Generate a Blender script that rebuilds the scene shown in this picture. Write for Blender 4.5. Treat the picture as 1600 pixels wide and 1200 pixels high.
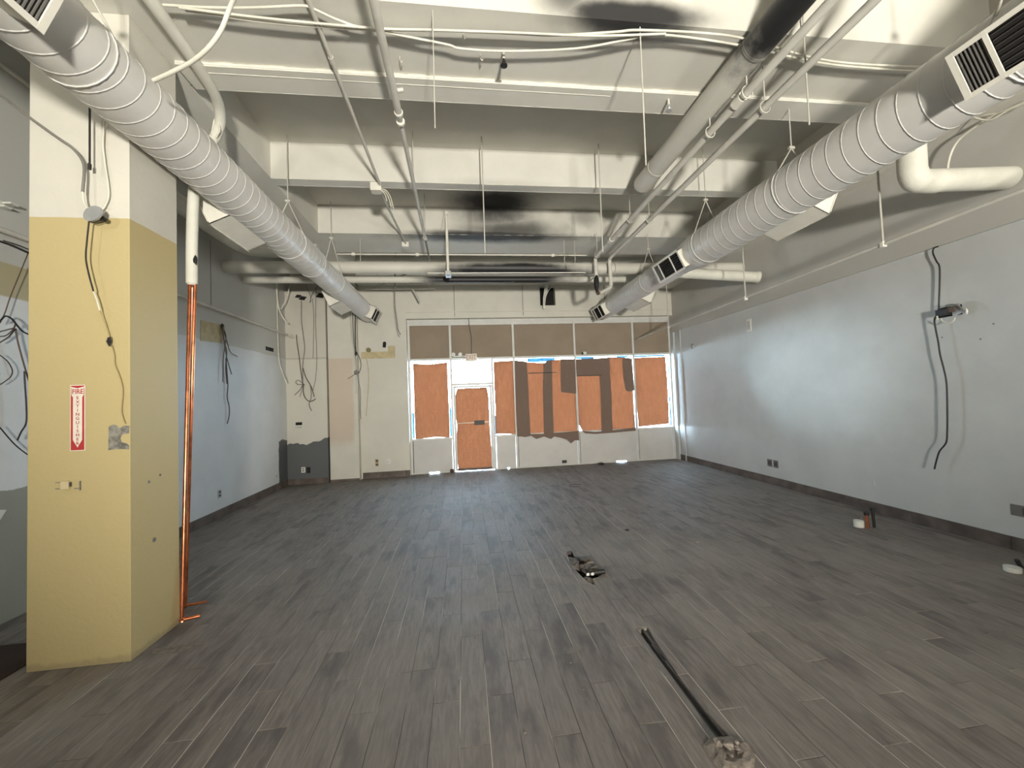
import bpy, bmesh, math, random
from mathutils import Vector, Matrix, noise as mnoise

# ------------------------------------------------------------------ camera, world, lights, exposure
scene = bpy.context.scene
COL = scene.collection
for o in list(bpy.data.objects):
    bpy.data.objects.remove(o, do_unlink=True)

F_PX = 615.956                       # focal length in pixels of a 1600 x 1200 frame
YAW, PITCH, ROLL, CAM_H = 0.12357, 0.03664, -0.03882, 1.7
def camera_axes():
    cy, sy, cp, sp = math.cos(YAW), math.sin(YAW), math.cos(PITCH), math.sin(PITCH)
    fwd = Vector((sy*cp, cy*cp, sp)); right = Vector((cy, -sy, 0)); up = right.cross(fwd)
    cr, sr = math.cos(ROLL), math.sin(ROLL)
    return right*cr + up*sr, up*cr - right*sr, fwd
_r, _u, _f = camera_axes()
cam_data = bpy.data.cameras.new('camera')
cam_data.sensor_fit = 'HORIZONTAL'; cam_data.sensor_width = 36.0
cam_data.lens = F_PX/1600*36.0
cam_data.clip_start = 0.05; cam_data.clip_end = 300
cam = bpy.data.objects.new('camera', cam_data); COL.objects.link(cam)
m = Matrix(((_r.x, _u.x, -_f.x, 0), (_r.y, _u.y, -_f.y, 0), (_r.z, _u.z, -_f.z, CAM_H), (0, 0, 0, 1)))
cam.matrix_world = m
scene.camera = cam

world = bpy.data.worlds.new('sky'); scene.world = world; world.use_nodes = True
wn = world.node_tree.nodes; wn.clear()
w_out = wn.new('ShaderNodeOutputWorld'); w_bg = wn.new('ShaderNodeBackground')
w_bg.inputs['Color'].default_value = (0.60, 0.79, 1.0, 1); w_bg.inputs['Strength'].default_value = 85.0
world.node_tree.links.new(w_bg.outputs[0], w_out.inputs[0])

def lamp(name, loc, target, power, color, radius, cone):
    d = bpy.data.lights.new(name, 'SPOT'); d.energy = power; d.color = color; d.shadow_soft_size = radius
    d.spot_size = math.radians(cone); d.spot_blend = 0.9
    o = bpy.data.objects.new(name, d); COL.objects.link(o); o.location = loc
    o.rotation_euler = (Vector(target)-Vector(loc)).to_track_quat('-Z', 'Y').to_euler()
    return o
# work lamps standing in the rear half of the shop behind the camera, tilted up towards the ceiling
lamp('work_lamp_centre', (1.0, -4.9, 1.6), (0.9, 5.2, 4.9), 4500, (1.0, 0.95, 0.85), 0.26, 88)
lamp('work_lamp_right', (4.3, -2.2, 1.9), (1.6, 3.5, 4.9), 380, (1.0, 0.95, 0.85), 0.15, 110)
lamp('work_lamp_left', (-3.4, -1.2, 4.2), (-2.5, 4.0, 3.6), 130, (1.0, 0.95, 0.84), 0.08, 110)

# low sun outside the storefront, softened by hazy air
sun_d = bpy.data.lights.new('sun', 'SUN'); sun_d.energy = 14.0; sun_d.angle = math.radians(17); sun_d.color = (0.78, 0.91, 1.0)
sun = bpy.data.objects.new('sun', sun_d); COL.objects.link(sun); sun.location = (-12, 20, 4)
sun.rotation_euler = Vector((5.16, -3.9, -0.42)).to_track_quat('-Z', 'Y').to_euler()
# sky portals in the clear parts of the glazing: they emit nothing, they only tell the renderer where daylight comes in
for x0, x1, z0, z1 in ((-0.25, 0.69, 2.115, 2.68), (1.28, 2.77, 2.56, 2.68), (2.83, 4.31, 2.60, 2.68), (4.36, 5.3, 2.62, 2.68), (5.20, 5.30, 0.84, 2.62), (-1.225, -1.165, 0.84, 2.68), (-0.36, -0.30, 0.84, 2.68), (4.24, 4.40, 0.84, 1.9)):
    pd = bpy.data.lights.new('sky_portal', 'AREA'); pd.shape = 'RECTANGLE'; pd.size = x1-x0; pd.size_y = z1-z0; pd.cycles.is_portal = True
    po = bpy.data.objects.new('sky_portal', pd); COL.objects.link(po); po.location = ((x0+x1)/2, 9.60, (z0+z1)/2)
    po.rotation_euler = (-math.pi/2, 0, 0)

vs = scene.view_settings
vs.view_transform = 'Standard'; vs.look = 'None'; vs.gamma = 1.0; vs.use_curve_mapping = False
vs.exposure = 0.0

# ------------------------------------------------------------------ dimensions (metres)
XL, XR, YB, YREAR = -3.857, 5.38, 9.6, -6.0
ZS, ZC = 4.60, 5.08                  # beam soffits, ceiling between beams
rnd = random.Random(7)

# ------------------------------------------------------------------ material helpers
def new_mat(name):
    mt = bpy.data.materials.new(name); mt.use_nodes = True
    nt = mt.node_tree; nt.nodes.clear()
    out = nt.nodes.new('ShaderNodeOutputMaterial'); b = nt.nodes.new('ShaderNodeBsdfPrincipled')
    nt.links.new(b.outputs[0], out.inputs[0])
    return mt, nt, b, out
class N:
    """small node-tree writer"""
    def __init__(s, nt):
        s.nt = nt; s.pos = None
    def node(s, t, **kw):
        n = s.nt.nodes.new(t)
        for k, v in kw.items(): setattr(n, k, v)
        return n
    def link(s, a, b): s.nt.links.new(a, b)
    def put(s, sock, v):
        if hasattr(v, 'is_output') or isinstance(v, bpy.types.NodeSocket): s.link(v, sock)
        elif isinstance(v, (tuple, list)) and len(v) == 3 and sock.type == 'RGBA': sock.default_value = (*v, 1)
        else: sock.default_value = v
    def position(s):
        if not s.pos: s.pos = s.node('ShaderNodeNewGeometry').outputs['Position']
        return s.pos
    def math(s, op, a, b=0.0, c=0.0, clamp=False):
        n = s.node('ShaderNodeMath', operation=op); n.use_clamp = clamp
        for i, v in enumerate((a, b, c)): s.put(n.inputs[i], v)
        return n.outputs[0]
    def vmath(s, op, a, b=(0, 0, 0)):
        n = s.node('ShaderNodeVectorMath', operation=op)
        s.put(n.inputs[0], a); s.put(n.inputs[1], b)
        return n.outputs[1] if op in ('LENGTH', 'DISTANCE', 'DOT_PRODUCT') else n.outputs[0]
    def noise(s, scale, detail=3, rough=0.55, vec=None, stretch=None, dist=0.0):
        v = vec if vec is not None else s.position()
        if stretch: v = s.vmath('MULTIPLY', v, stretch)
        n = s.node('ShaderNodeTexNoise'); s.link(v, n.inputs['Vector'])
        n.inputs['Scale'].default_value = scale; n.inputs['Detail'].default_value = detail
        n.inputs['Roughness'].default_value = rough; n.inputs['Distortion'].default_value = dist
        return n.outputs[0]
    def step(s, v, lo, hi, a=0.0, b=1.0):
        n = s.node('ShaderNodeMapRange', interpolation_type='SMOOTHSTEP')
        for i, x in enumerate((v, lo, hi, a, b)): s.put(n.inputs[i], x)
        return n.outputs[0]
    def mix(s, f, a, b, blend='MIX'):
        n = s.node('ShaderNodeMix', data_type='RGBA', blend_type=blend)
        s.put(n.inputs[0], f); s.put(n.inputs[6], a); s.put(n.inputs[7], b)
        return n.outputs[2]
    def xyz(s):
        n = s.node('ShaderNodeSeparateXYZ'); s.link(s.position(), n.inputs[0]); return n.outputs
    def bump(s, b, h, strength=0.2, dist=0.01):
        n = s.node('ShaderNodeBump'); n.inputs['Strength'].default_value = strength; n.inputs['Distance'].default_value = dist
        s.link(h, n.inputs['Height']); s.link(n.outputs[0], b.inputs['Normal'])

def plain(name, color, rough=0.6, metal=0.0, vary=0.12, scale=6.0, bump=0.0, bscale=60):
    mt, nt, b, _ = new_mat(name); n = N(nt)
    b.inputs['Roughness'].default_value = rough; b.inputs['Metallic'].default_value = metal
    f = n.step(n.noise(scale, 4), 0.3, 0.7)
    dark = tuple(c*(1-vary) for c in color); lite = tuple(min(1, c*(1+vary*0.6)) for c in color)
    n.link(n.mix(f, dark, lite), b.inputs['Base Color'])
    if bump: n.bump(b, n.noise(bscale, 4), bump)
    return mt

def soot_mask(n, blobs):
    """dark smoke stains of their own shape: ellipsoids with smoky edges (centre, radii, strength, optional fade start and end)"""
    rag = n.noise(2.2, 5, 0.6); total = None
    for c, s, q, *edge in blobs:
        d = n.vmath('LENGTH', n.vmath('DIVIDE', n.vmath('SUBTRACT', n.position(), c), s))
        d = n.math('ADD', d, n.math('MULTIPLY_ADD', rag, 0.6, -0.3))
        lo, hi = edge or (0.15, 1.15)
        k = n.step(d, lo, hi, q, 0.0)
        total = k if total is None else n.math('MAXIMUM', total, k)
    return total

def painted(name, color, rough=0.6, vary=0.10, soot=None, bands=None, bump=0.15):
    """wall/ceiling paint: slight mottling, optional soot stains and optional paint areas"""
    mt, nt, b, _ = new_mat(name); n = N(nt)
    b.inputs['Roughness'].default_value = rough
    f = n.step(n.noise(1.3, 5, 0.6), 0.3, 0.7)
    col = n.mix(f, tuple(c*(1-vary) for c in color), color)
    grime = n.step(n.noise(9, 5, 0.7), 0.62, 0.8)
    col = n.mix(n.math('MULTIPLY', grime, 0.25), col, tuple(c*0.72 for c in color))
    if bands: col = bands(n, col)
    if soot: col = n.mix(soot_mask(n, soot), col, (0.006, 0.006, 0.008))
    n.link(col, b.inputs['Base Color'])
    if bump: n.bump(b, n.noise(35, 4), bump, 0.006)
    return mt

# ------------------------------------------------------------------ materials
SOOT_CEIL = [((0.65, 6.62, 5.08), (0.95, 0.6, 0.5), 0.96, 0.3, 1.15), ((0.95, 6.85, 4.66), (1.2, 0.25, 0.3), 0.85, 0.2, 1.15),
             ((0.6, 6.9, 4.60), (1.9, 0.35, 0.12), 0.95, 0.35, 1.15), ((1.40, 2.82, 4.65), (0.72, 0.2, 0.17), 0.97, 0.45, 1.15),
             ((0.88, 2.82, 4.78), (0.3, 0.2, 0.3), 0.8), ((2.3, 6.85, 4.95), (0.35, 0.2, 0.22), 0.45), ((0.5, 5.3, 4.6), (1.0, 0.2, 0.12), 0.3)]
M = {}
M['ceiling'] = painted('ceiling_paint', (0.66, 0.645, 0.58), 0.65, soot=SOOT_CEIL)
M['plaster_lip'] = painted('rough_plaster', (0.70, 0.69, 0.62), 0.8, bump=0.6)
def bands_left(n, col):
    x, y, z = n.xyz()
    hi = n.step(n.math('ADD', z, n.math('MULTIPLY', n.noise(2.5), 0.06)), 2.79, 2.80)
    col = n.mix(n.math('MULTIPLY', hi, 0.9), col, (0.50, 0.50, 0.46))
    tan_ = n.math('MULTIPLY', n.step(y, 3.0, 3.02), n.step(y, 4.28, 4.3, 1, 0))
    tan_ = n.math('MULTIPLY', tan_, n.math('MULTIPLY', n.step(z, 2.73, 2.75), n.step(z, 3.02, 3.04, 1, 0)))
    col = n.mix(tan_, col, (0.42, 0.37, 0.23))
    raw = n.math('MULTIPLY', n.step(y, 5.2, 5.22, 1, 0), n.step(n.math('ADD', z, n.math('MULTIPLY', n.noise(6), 0.06)), 1.12, 1.13, 1, 0))
    col = n.mix(raw, col, (0.27, 0.27, 0.22))
    grey = n.math('MULTIPLY', n.step(n.math('ADD', y, n.math('MULTIPLY', n.noise(5), 0.12)), 8.85, 8.86),
                  n.step(n.math('ADD', z, n.math('MULTIPLY', n.noise(4), 0.12)), 1.06, 1.07, 1, 0))
    return n.mix(grey, col, (0.10, 0.105, 0.11))
M['wall_left'] = painted('left_wall_paint', (0.67, 0.69, 0.69), 0.55, bands=bands_left)
def bands_right(n, col):
    x, y, z = n.xyz()
    hi = n.step(z, 3.22, 3.23)
    col = n.mix(hi, col, (0.47, 0.46, 0.42))
    patch = n.step(n.noise(0.8, 4, 0.6, stretch=(1, 1, 1.3)), 0.5, 0.62)
    return n.mix(n.math('MULTIPLY', patch, 0.16), col, (0.66, 0.68, 0.68))
M['wall_right'] = painted('right_wall_paint', (0.56, 0.575, 0.56), 0.7, bands=bands_right)
M['wall_back'] = painted('back_wall_paint', (0.63, 0.61, 0.54), 0.6)
def bands_chase(n, col):
    x, y, z = n.xyz()
    lo = n.step(z, 2.755, 2.765, 1, 0)
    col = n.mix(n.math('MULTIPLY', lo, 0.6), col, (0.60, 0.585, 0.51))
    line = n.math('MULTIPLY', n.step(z, 2.73, 2.75), n.step(z, 2.77, 2.79, 1, 0))
    col = n.mix(n.math('MULTIPLY', line, 0.4), col, (0.25, 0.23, 0.2))
    grey = n.step(n.math('ADD', z, n.math('MULTIPLY_ADD', n.noise(4.0, 3), 0.22, n.math('MULTIPLY', n.step(x, -3.25, -3.05), -0.10))), 1.00, 1.006, 1, 0)
    return n.mix(grey, col, (0.10, 0.105, 0.11))
M['chase'] = painted('chase_paint', (0.58, 0.55, 0.48), 0.65, bands=bands_chase)
def bands_pilaster(n, col):
    x, y, z = n.xyz()
    rag = n.math('MULTIPLY_ADD', n.noise(3.5, 4), 0.3, -0.15)
    k = n.math('MULTIPLY', n.step(n.math('ADD', z, rag), 0.72, 1.0), n.step(z, 2.74, 2.76, 1, 0))
    k = n.math('MULTIPLY', k, n.step(n.math('ADD', x, n.math('MULTIPLY', rag, 0.3)), -2.50, -2.42, 1, 0))
    return n.mix(n.math('MULTIPLY', k, 0.5), col, (0.50, 0.36, 0.24))
M['pilaster'] = painted('pilaster_paint', (0.62, 0.60, 0.53), 0.65, bands=bands_pilaster)
def bands_column(n, col):
    x, y, z = n.xyz()
    yel = n.step(n.math('ADD', z, n.math('MULTIPLY', n.noise(8), 0.01)), 3.093, 3.098, 1, 0)
    col = n.mix(yel, col, (0.46, 0.375, 0.185))
    edge = n.math('MULTIPLY', n.step(n.math('ADD', z, n.math('MULTIPLY', n.noise(14, 4), 0.08)), 0.06, 0.10, 1, 0), 0.5)
    return n.mix(edge, col, (0.25, 0.2, 0.12))
M['column'] = painted('column_paint', (0.60, 0.58, 0.51), 0.6, bands=bands_column, bump=0.25)
M['duct'] = plain('duct_paint', (0.62, 0.61, 0.58), 0.34, 0.0, 0.06, 3)
M['duct_seam'] = plain('duct_seam', (0.72, 0.71, 0.68), 0.46, 0.0, 0.05)
M['white_metal'] = plain('white_painted_metal', (0.72, 0.70, 0.62), 0.4, 0.0, 0.05)
M['dark_void'] = plain('dark_cavity', (0.012, 0.011, 0.010), 0.9, 0.0, 0.2)
M['grey_louver'] = plain('grey_louver', (0.14, 0.135, 0.125), 0.5)
M['pipe'] = plain('pipe_paint', (0.56, 0.545, 0.49), 0.5, 0.0, 0.08)
M['insulation'] = plain('pipe_insulation', (0.66, 0.65, 0.57), 0.7, 0.0, 0.08, 4, 0.2)
M['soot_pipe'] = painted('sooty_pipe', (0.60, 0.585, 0.52), 0.5,
    soot=[((0.95, 7.0, 3.99), (1.7, 0.6, 0.2), 0.985, 0.55, 1.1), ((0.65, 7.45, 4.0), (1.6, 0.6, 0.2), 0.985, 0.6, 1.1), ((2.5, 0.9, 4.45), (2.0, 2.1, 2.0), 0.985, 0.86, 1.08)], bump=0.1)
M['rod'] = plain('rod_paint', (0.50, 0.485, 0.43), 0.55)
M['wire_white'] = plain('white_wire', (0.66, 0.64, 0.55), 0.5)
M['wire_grey'] = plain('grey_wire', (0.20, 0.19, 0.17), 0.5)
M['wire_black'] = plain('black_wire', (0.014, 0.013, 0.013), 0.5)
M['wire_brown'] = plain('brown_wire', (0.09, 0.06, 0.04), 0.5)
M['wire_tan'] = plain('tan_wire', (0.34, 0.25, 0.11), 0.55)
M['copper'] = plain('copper', (0.72, 0.24, 0.11), 0.28, 1.0, 0.35, 9)
M['baseboard'] = plain('baseboard_tile', (0.115, 0.090, 0.075), 0.5, 0.0, 0.4, 5)
M['frame'] = plain('aluminium_frame', (0.60, 0.60, 0.57), 0.4, 0.0, 0.06)
M['frame_dark'] = plain('dark_gasket', (0.07, 0.06, 0.055), 0.6)
M['knee'] = plain('knee_panel', (0.56, 0.545, 0.525), 0.55, 0.0, 0.06, 2)
M['taupe'] = plain('taupe_panel', (0.27, 0.215, 0.155), 0.7, 0.0, 0.08, 2)
M['plate_white'] = plain('white_plate', (0.68, 0.68, 0.63), 0.4)
M['plate_grey'] = plain('grey_plate', (0.16, 0.15, 0.14), 0.5)
M['galv'] = plain('galvanised_steel', (0.45, 0.46, 0.46), 0.45, 0.35)
M['red'] = plain('sign_red', (0.42, 0.035, 0.035), 0.45)
M['faded_red'] = plain('faded_red', (0.50, 0.27, 0.25), 0.5)
M['sign_white'] = plain('sign_white', (0.76, 0.70, 0.60), 0.45)
M['scrape'] = plain('scraped_plaster', (0.22, 0.21, 0.18), 0.85, 0.0, 0.5, 22, 0.5)
M['tan_strip'] = plain('tan_strip', (0.50, 0.42, 0.25), 0.7, 0.0, 0.15, 12)
M['olive'] = plain('olive_cover', (0.20, 0.17, 0.07), 0.6)
M['debris'] = plain('debris', (0.13, 0.11, 0.095), 0.9, 0.0, 0.5, 30, 0.4)
M['shard'] = plain('broken_mortar', (0.24, 0.21, 0.18), 0.9, 0.0, 0.4, 25, 0.4)
M['dust'] = plain('plaster_dust', (0.19, 0.165, 0.14), 0.95, 0.0, 0.35, 30, 0.5)
M['mat'] = plain('dark_brown_mat', (0.030, 0.015, 0.008), 0.8, 0.0, 0.3)
M['asphalt'] = plain('pavement', (0.30, 0.30, 0.30), 0.9)
M['tape_black'] = plain('black_tape', (0.03, 0.025, 0.025), 0.6)
M['bar'] = plain('push_bar', (0.62, 0.55, 0.45), 0.35, 0.6)

def paper(name, base, trans, amount):
    mt, nt, b, out = new_mat(name); n = N(nt)
    b.inputs['Roughness'].default_value = 0.9
    f = n.noise(55, 4, 0.7); g = n.noise(7, 3, 0.5, stretch=(2.5, 1, 0.6))
    n.link(n.mix(n.step(f, 0.3, 0.7), tuple(c*0.8 for c in base), base), b.inputs['Base Color'])
    t = nt.nodes.new('ShaderNodeBsdfTranslucent')
    tc = n.mix(n.step(f, 0.35, 0.65), tuple(c*0.72 for c in trans), tuple(min(1, c*1.2) for c in trans))
    n.link(n.mix(n.step(g, 0.35, 0.65), tc, tuple(c*0.8 for c in trans)), t.inputs['Color'])
    mx = nt.nodes.new('ShaderNodeMixShader'); mx.inputs[0].default_value = amount
    nt.links.new(b.outputs[0], mx.inputs[1]); nt.links.new(t.outputs[0], mx.inputs[2]); nt.links.new(mx.outputs[0], out.inputs[0])
    n.bump(b, f, 0.3, 0.004)
    return mt
M['kraft'] = paper('kraft_paper', (0.30, 0.135, 0.075), (0.265, 0.148, 0.094), 0.5)
M['kraft_thick'] = paper('kraft_paper_double', (0.30, 0.215, 0.17), (0.02, 0.011, 0.007), 0.3)
M['film'] = paper('blue_film', (0.2, 0.45, 0.6), (0.10, 0.20, 0.27), 0.7)
def glass_mat():
    mt, nt, b, out = new_mat('window_glass')
    nt.nodes.remove(b)
    t = nt.nodes.new('ShaderNodeBsdfTransparent'); t.inputs[0].default_value = (0.93, 0.97, 0.97, 1)
    g = nt.nodes.new('ShaderNodeBsdfGlossy'); g.inputs['Roughness'].default_value = 0.02
    mx = nt.nodes.new('ShaderNodeMixShader'); mx.inputs[0].default_value = 0.05
    nt.links.new(t.outputs[0], mx.inputs[1]); nt.links.new(g.outputs[0], mx.inputs[2])
    nt.links.new(mx.outputs[0], out.inputs[0])
    return mt
M['glass'] = glass_mat()

def plank_mat():
    mt, nt, b, _ = new_mat('wood_look_plank_tile'); n = N(nt)
    oi = n.node('ShaderNodeObjectInfo'); at = n.node('ShaderNodeAttribute', attribute_name='rnd')
    r = n.math('FRACT', n.math('ADD', oi.outputs['Random'], at.outputs['Fac']))
    off = n.node('ShaderNodeCombineXYZ'); n.link(n.math('MULTIPLY', r, 37.0), off.inputs[0]); n.link(n.math('MULTIPLY', r, 91.0), off.inputs[2])
    v = n.vmath('ADD', n.position(), off.outputs[0])
    grain = n.noise(11, 5, 0.6, vec=v, stretch=(5.0, 0.55, 1), dist=0.6)
    blot = n.noise(2.6, 4, 0.6, vec=v, stretch=(2.2, 0.6, 1))
    c = n.mix(n.step(grain, 0.32, 0.68), (0.152, 0.133, 0.119), (0.215, 0.192, 0.173))
    c = n.mix(n.math('MULTIPLY', n.step(blot, 0.48, 0.66), 0.75), c, (0.084, 0.071, 0.067))
    tint = n.step(r, 0.0, 1.0, 0.90, 1.08)
    hs = n.node('ShaderNodeHueSaturation'); n.link(tint, hs.inputs['Value']); n.link(c, hs.inputs['Color'])
    dust = n.noise(0.75, 5, 0.62, dist=0.8)
    c = n.mix(n.math('MULTIPLY', n.step(dust, 0.42, 0.72), 0.6), hs.outputs[0], (0.25, 0.23, 0.21))
    scuff = n.step(n.noise(2.2, 6, 0.7, stretch=(1.0, 0.5, 1), dist=1.5), 0.60, 0.78)
    c = n.mix(n.math('MULTIPLY', scuff, 0.5), c, (0.30, 0.275, 0.25))
    n.link(c, b.inputs['Base Color'])
    n.link(n.step(dust, 0.3, 0.7, 0.62, 0.78), b.inputs['Roughness'])
    n.bump(b, grain, 0.12, 0.003)
    return mt
M['plank'] = plank_mat()
def grout_mat():
    mt, nt, b, _ = new_mat('grout'); n = N(nt); b.inputs['Roughness'].default_value = 0.8
    f = n.step(n.noise(1.1, 4, 0.6, stretch=(1.6, 0.7, 1)), 0.44, 0.58)
    n.link(n.mix(f, (0.07, 0.06, 0.055), (0.62, 0.57, 0.50)), b.inputs['Base Color'])
    return mt
M['grout'] = grout_mat()

# ------------------------------------------------------------------ mesh helpers (all coordinates in world metres)
def box(bm, x0, x1, y0, y1, z0, z1):
    v = [bm.verts.new(c) for c in ((x0,y0,z0),(x1,y0,z0),(x1,y1,z0),(x0,y1,z0),(x0,y0,z1),(x1,y0,z1),(x1,y1,z1),(x0,y1,z1))]
    for f in ((0,3,2,1),(4,5,6,7),(0,1,5,4),(1,2,6,5),(2,3,7,6),(3,0,4,7)): bm.faces.new([v[i] for i in f])
    return bm
def bx(x0, x1, y0, y1, z0, z1, bevel=0.0):
    bm = bmesh.new(); box(bm, x0, x1, y0, y1, z0, z1)
    if bevel: bmesh.ops.bevel(bm, geom=list(bm.edges), offset=bevel, segments=2, affect='EDGES', profile=0.5)
    return bm
def smooth_path(pts, sub=5):
    P = [Vector(p) for p in pts]
    if len(P) < 3: return P
    out = []
    for i in range(len(P)-1):
        p0 = P[i-1] if i else P[0]*2-P[1]; p1 = P[i]; p2 = P[i+1]; p3 = P[i+2] if i+2 < len(P) else P[-1]*2-P[-2]
        for k in range(sub):
            t = k/sub
            out.append(0.5*((2*p1)+(p2-p0)*t+(2*p0-5*p1+4*p2-p3)*t*t+(3*p1-p0-3*p2+p3)*t*t*t))
    out.append(P[-1]); return out
def tube(bm, pts, r, seg=8, smooth=True, sub=5):
    P = smooth_path(pts, sub) if smooth else [Vector(p) for p in pts]
    rings = []; ref = None
    for i, p in enumerate(P):
        a = P[max(0, i-1)]; b = P[min(len(P)-1, i+1)]; t = (b-a)
        if t.length < 1e-7: t = Vector((0, 0, 1))
        t.normalize()
        if ref is None: ref = Vector((0, 0, 1)) if abs(t.z) < 0.9 else Vector((1, 0, 0))
        u = (ref - t*ref.dot(t)).normalized(); w = t.cross(u); ref = u
        rr = r[i*len(r)//len(P)] if isinstance(r, (list, tuple)) else r
        rings.append([bm.verts.new(p + (u*math.cos(2*math.pi*k/seg) + w*math.sin(2*math.pi*k/seg))*rr) for k in range(seg)])
    for a, b in zip(rings, rings[1:]):
        for k in range(seg):
            f = bm.faces.new((a[k], a[(k+1) % seg], b[(k+1) % seg], b[k])); f.smooth = True
    for ring in (rings[0][::-1], rings[-1]): bm.faces.new([bm.verts.new(v.co) for v in ring])   # caps keep their own edge
    return bm
def tb(pts, r, seg=8, smooth=True, sub=5): return tube(bmesh.new(), pts, r, seg, smooth, sub)
def slab(pts, axis, depth):
    """flat polygon pushed out along an axis: real thickness"""
    bm = bmesh.new()
    d = Vector((0, 0, 0)); d[axis] = depth
    a = [bm.verts.new(p) for p in pts]; b = [bm.verts.new(Vector(p)+d) for p in pts]
    n = len(pts)
    bm.faces.new(a); bm.faces.new(b[::-1])
    for i in range(n): bm.faces.new((a[i], b[i], b[(i+1) % n], a[(i+1) % n]))
    bmesh.ops.recalc_face_normals(bm, faces=list(bm.faces))
    return bm
def disc(bm, c, axis, r, depth, seg=16):
    d = Vector((0, 0, 0)); d[axis] = depth
    return tube(bm, [Vector(c), Vector(c)+d], r, seg, False)
def rock(c, s, seed, flat=0.6):
    bm = bmesh.new(); bmesh.ops.create_icosphere(bm, subdivisions=2, radius=1.0)
    rr = random.Random(seed); o = Vector((rr.uniform(0, 50), rr.uniform(0, 50), 0))
    for v in bm.verts:
        k = 1 + 0.55*mnoise.noise(v.co*1.5+o)
        v.co = Vector((v.co.x*s[0]*k, v.co.y*s[1]*k, v.co.z*s[2]*k)) + Vector(c)
    return bm

def finish(name, bm, mat, base):
    if base != Vector((0, 0, 0)): bmesh.ops.translate(bm, verts=list(bm.verts), vec=-base)
    me = bpy.data.meshes.new(name); bm.to_mesh(me); bm.free()
    me.materials.append(M[mat] if isinstance(mat, str) else mat)
    o = bpy.data.objects.new(name, me); COL.objects.link(o)
    return o
def tag(o, label=None, cat=None, group=None, kind=None):
    if label: o['label'] = label
    if cat: o['category'] = cat
    if group: o['group'] = group
    if kind: o['kind'] = kind
    return o
def mesh_thing(name, bm, mat, label, cat, group=None, kind=None):
    xs = [v.co for v in bm.verts]
    base = Vector(((min(v.x for v in xs)+max(v.x for v in xs))/2, (min(v.y for v in xs)+max(v.y for v in xs))/2, min(v.z for v in xs)))
    o = finish(name, bm, mat, base); o.location = base
    return tag(o, label, cat, group, kind)
def thing(name, base, label=None, cat=None, group=None, kind=None):
    o = bpy.data.objects.new(name, None); COL.objects.link(o); o.location = base; o.empty_display_size = 0.1
    return tag(o, label, cat, group, kind)
def wpos(o):
    v = Vector(o.location)
    return v + wpos(o.parent) if o.parent else v
def part(name, bm, mat, parent, label=None):
    o = finish(name, bm, mat, wpos(parent)); o.parent = parent
    if label: o['label'] = label
    return o
def struct(name, bm, mat, label=None): 
    o = finish(name, bm, mat, Vector((0, 0, 0))); o['kind'] = 'structure'
    if label: o['label'] = label
    return o
def text_mesh(body, size, extrude=0.0):
    """letter outlines standing in the XZ plane, facing -Y, centred at the origin"""
    cu = bpy.data.curves.new('lettering', 'FONT'); cu.body = body; cu.size = size; cu.extrude = extrude
    cu.align_x = 'CENTER'; cu.align_y = 'CENTER'; cu.resolution_u = 3; cu.offset = size*0.018
    o = bpy.data.objects.new('lettering', cu); COL.objects.link(o)
    dg = bpy.context.evaluated_depsgraph_get(); dg.update()
    me = bpy.data.meshes.new_from_object(o.evaluated_get(dg))
    bm = bmesh.new(); bm.from_mesh(me)
    bpy.data.objects.remove(o, do_unlink=True); bpy.data.curves.remove(cu); bpy.data.meshes.remove(me)
    bmesh.ops.rotate(bm, verts=list(bm.verts), cent=(0, 0, 0), matrix=Matrix.Rotation(math.pi/2, 3, 'X'))
    return bm

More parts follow.
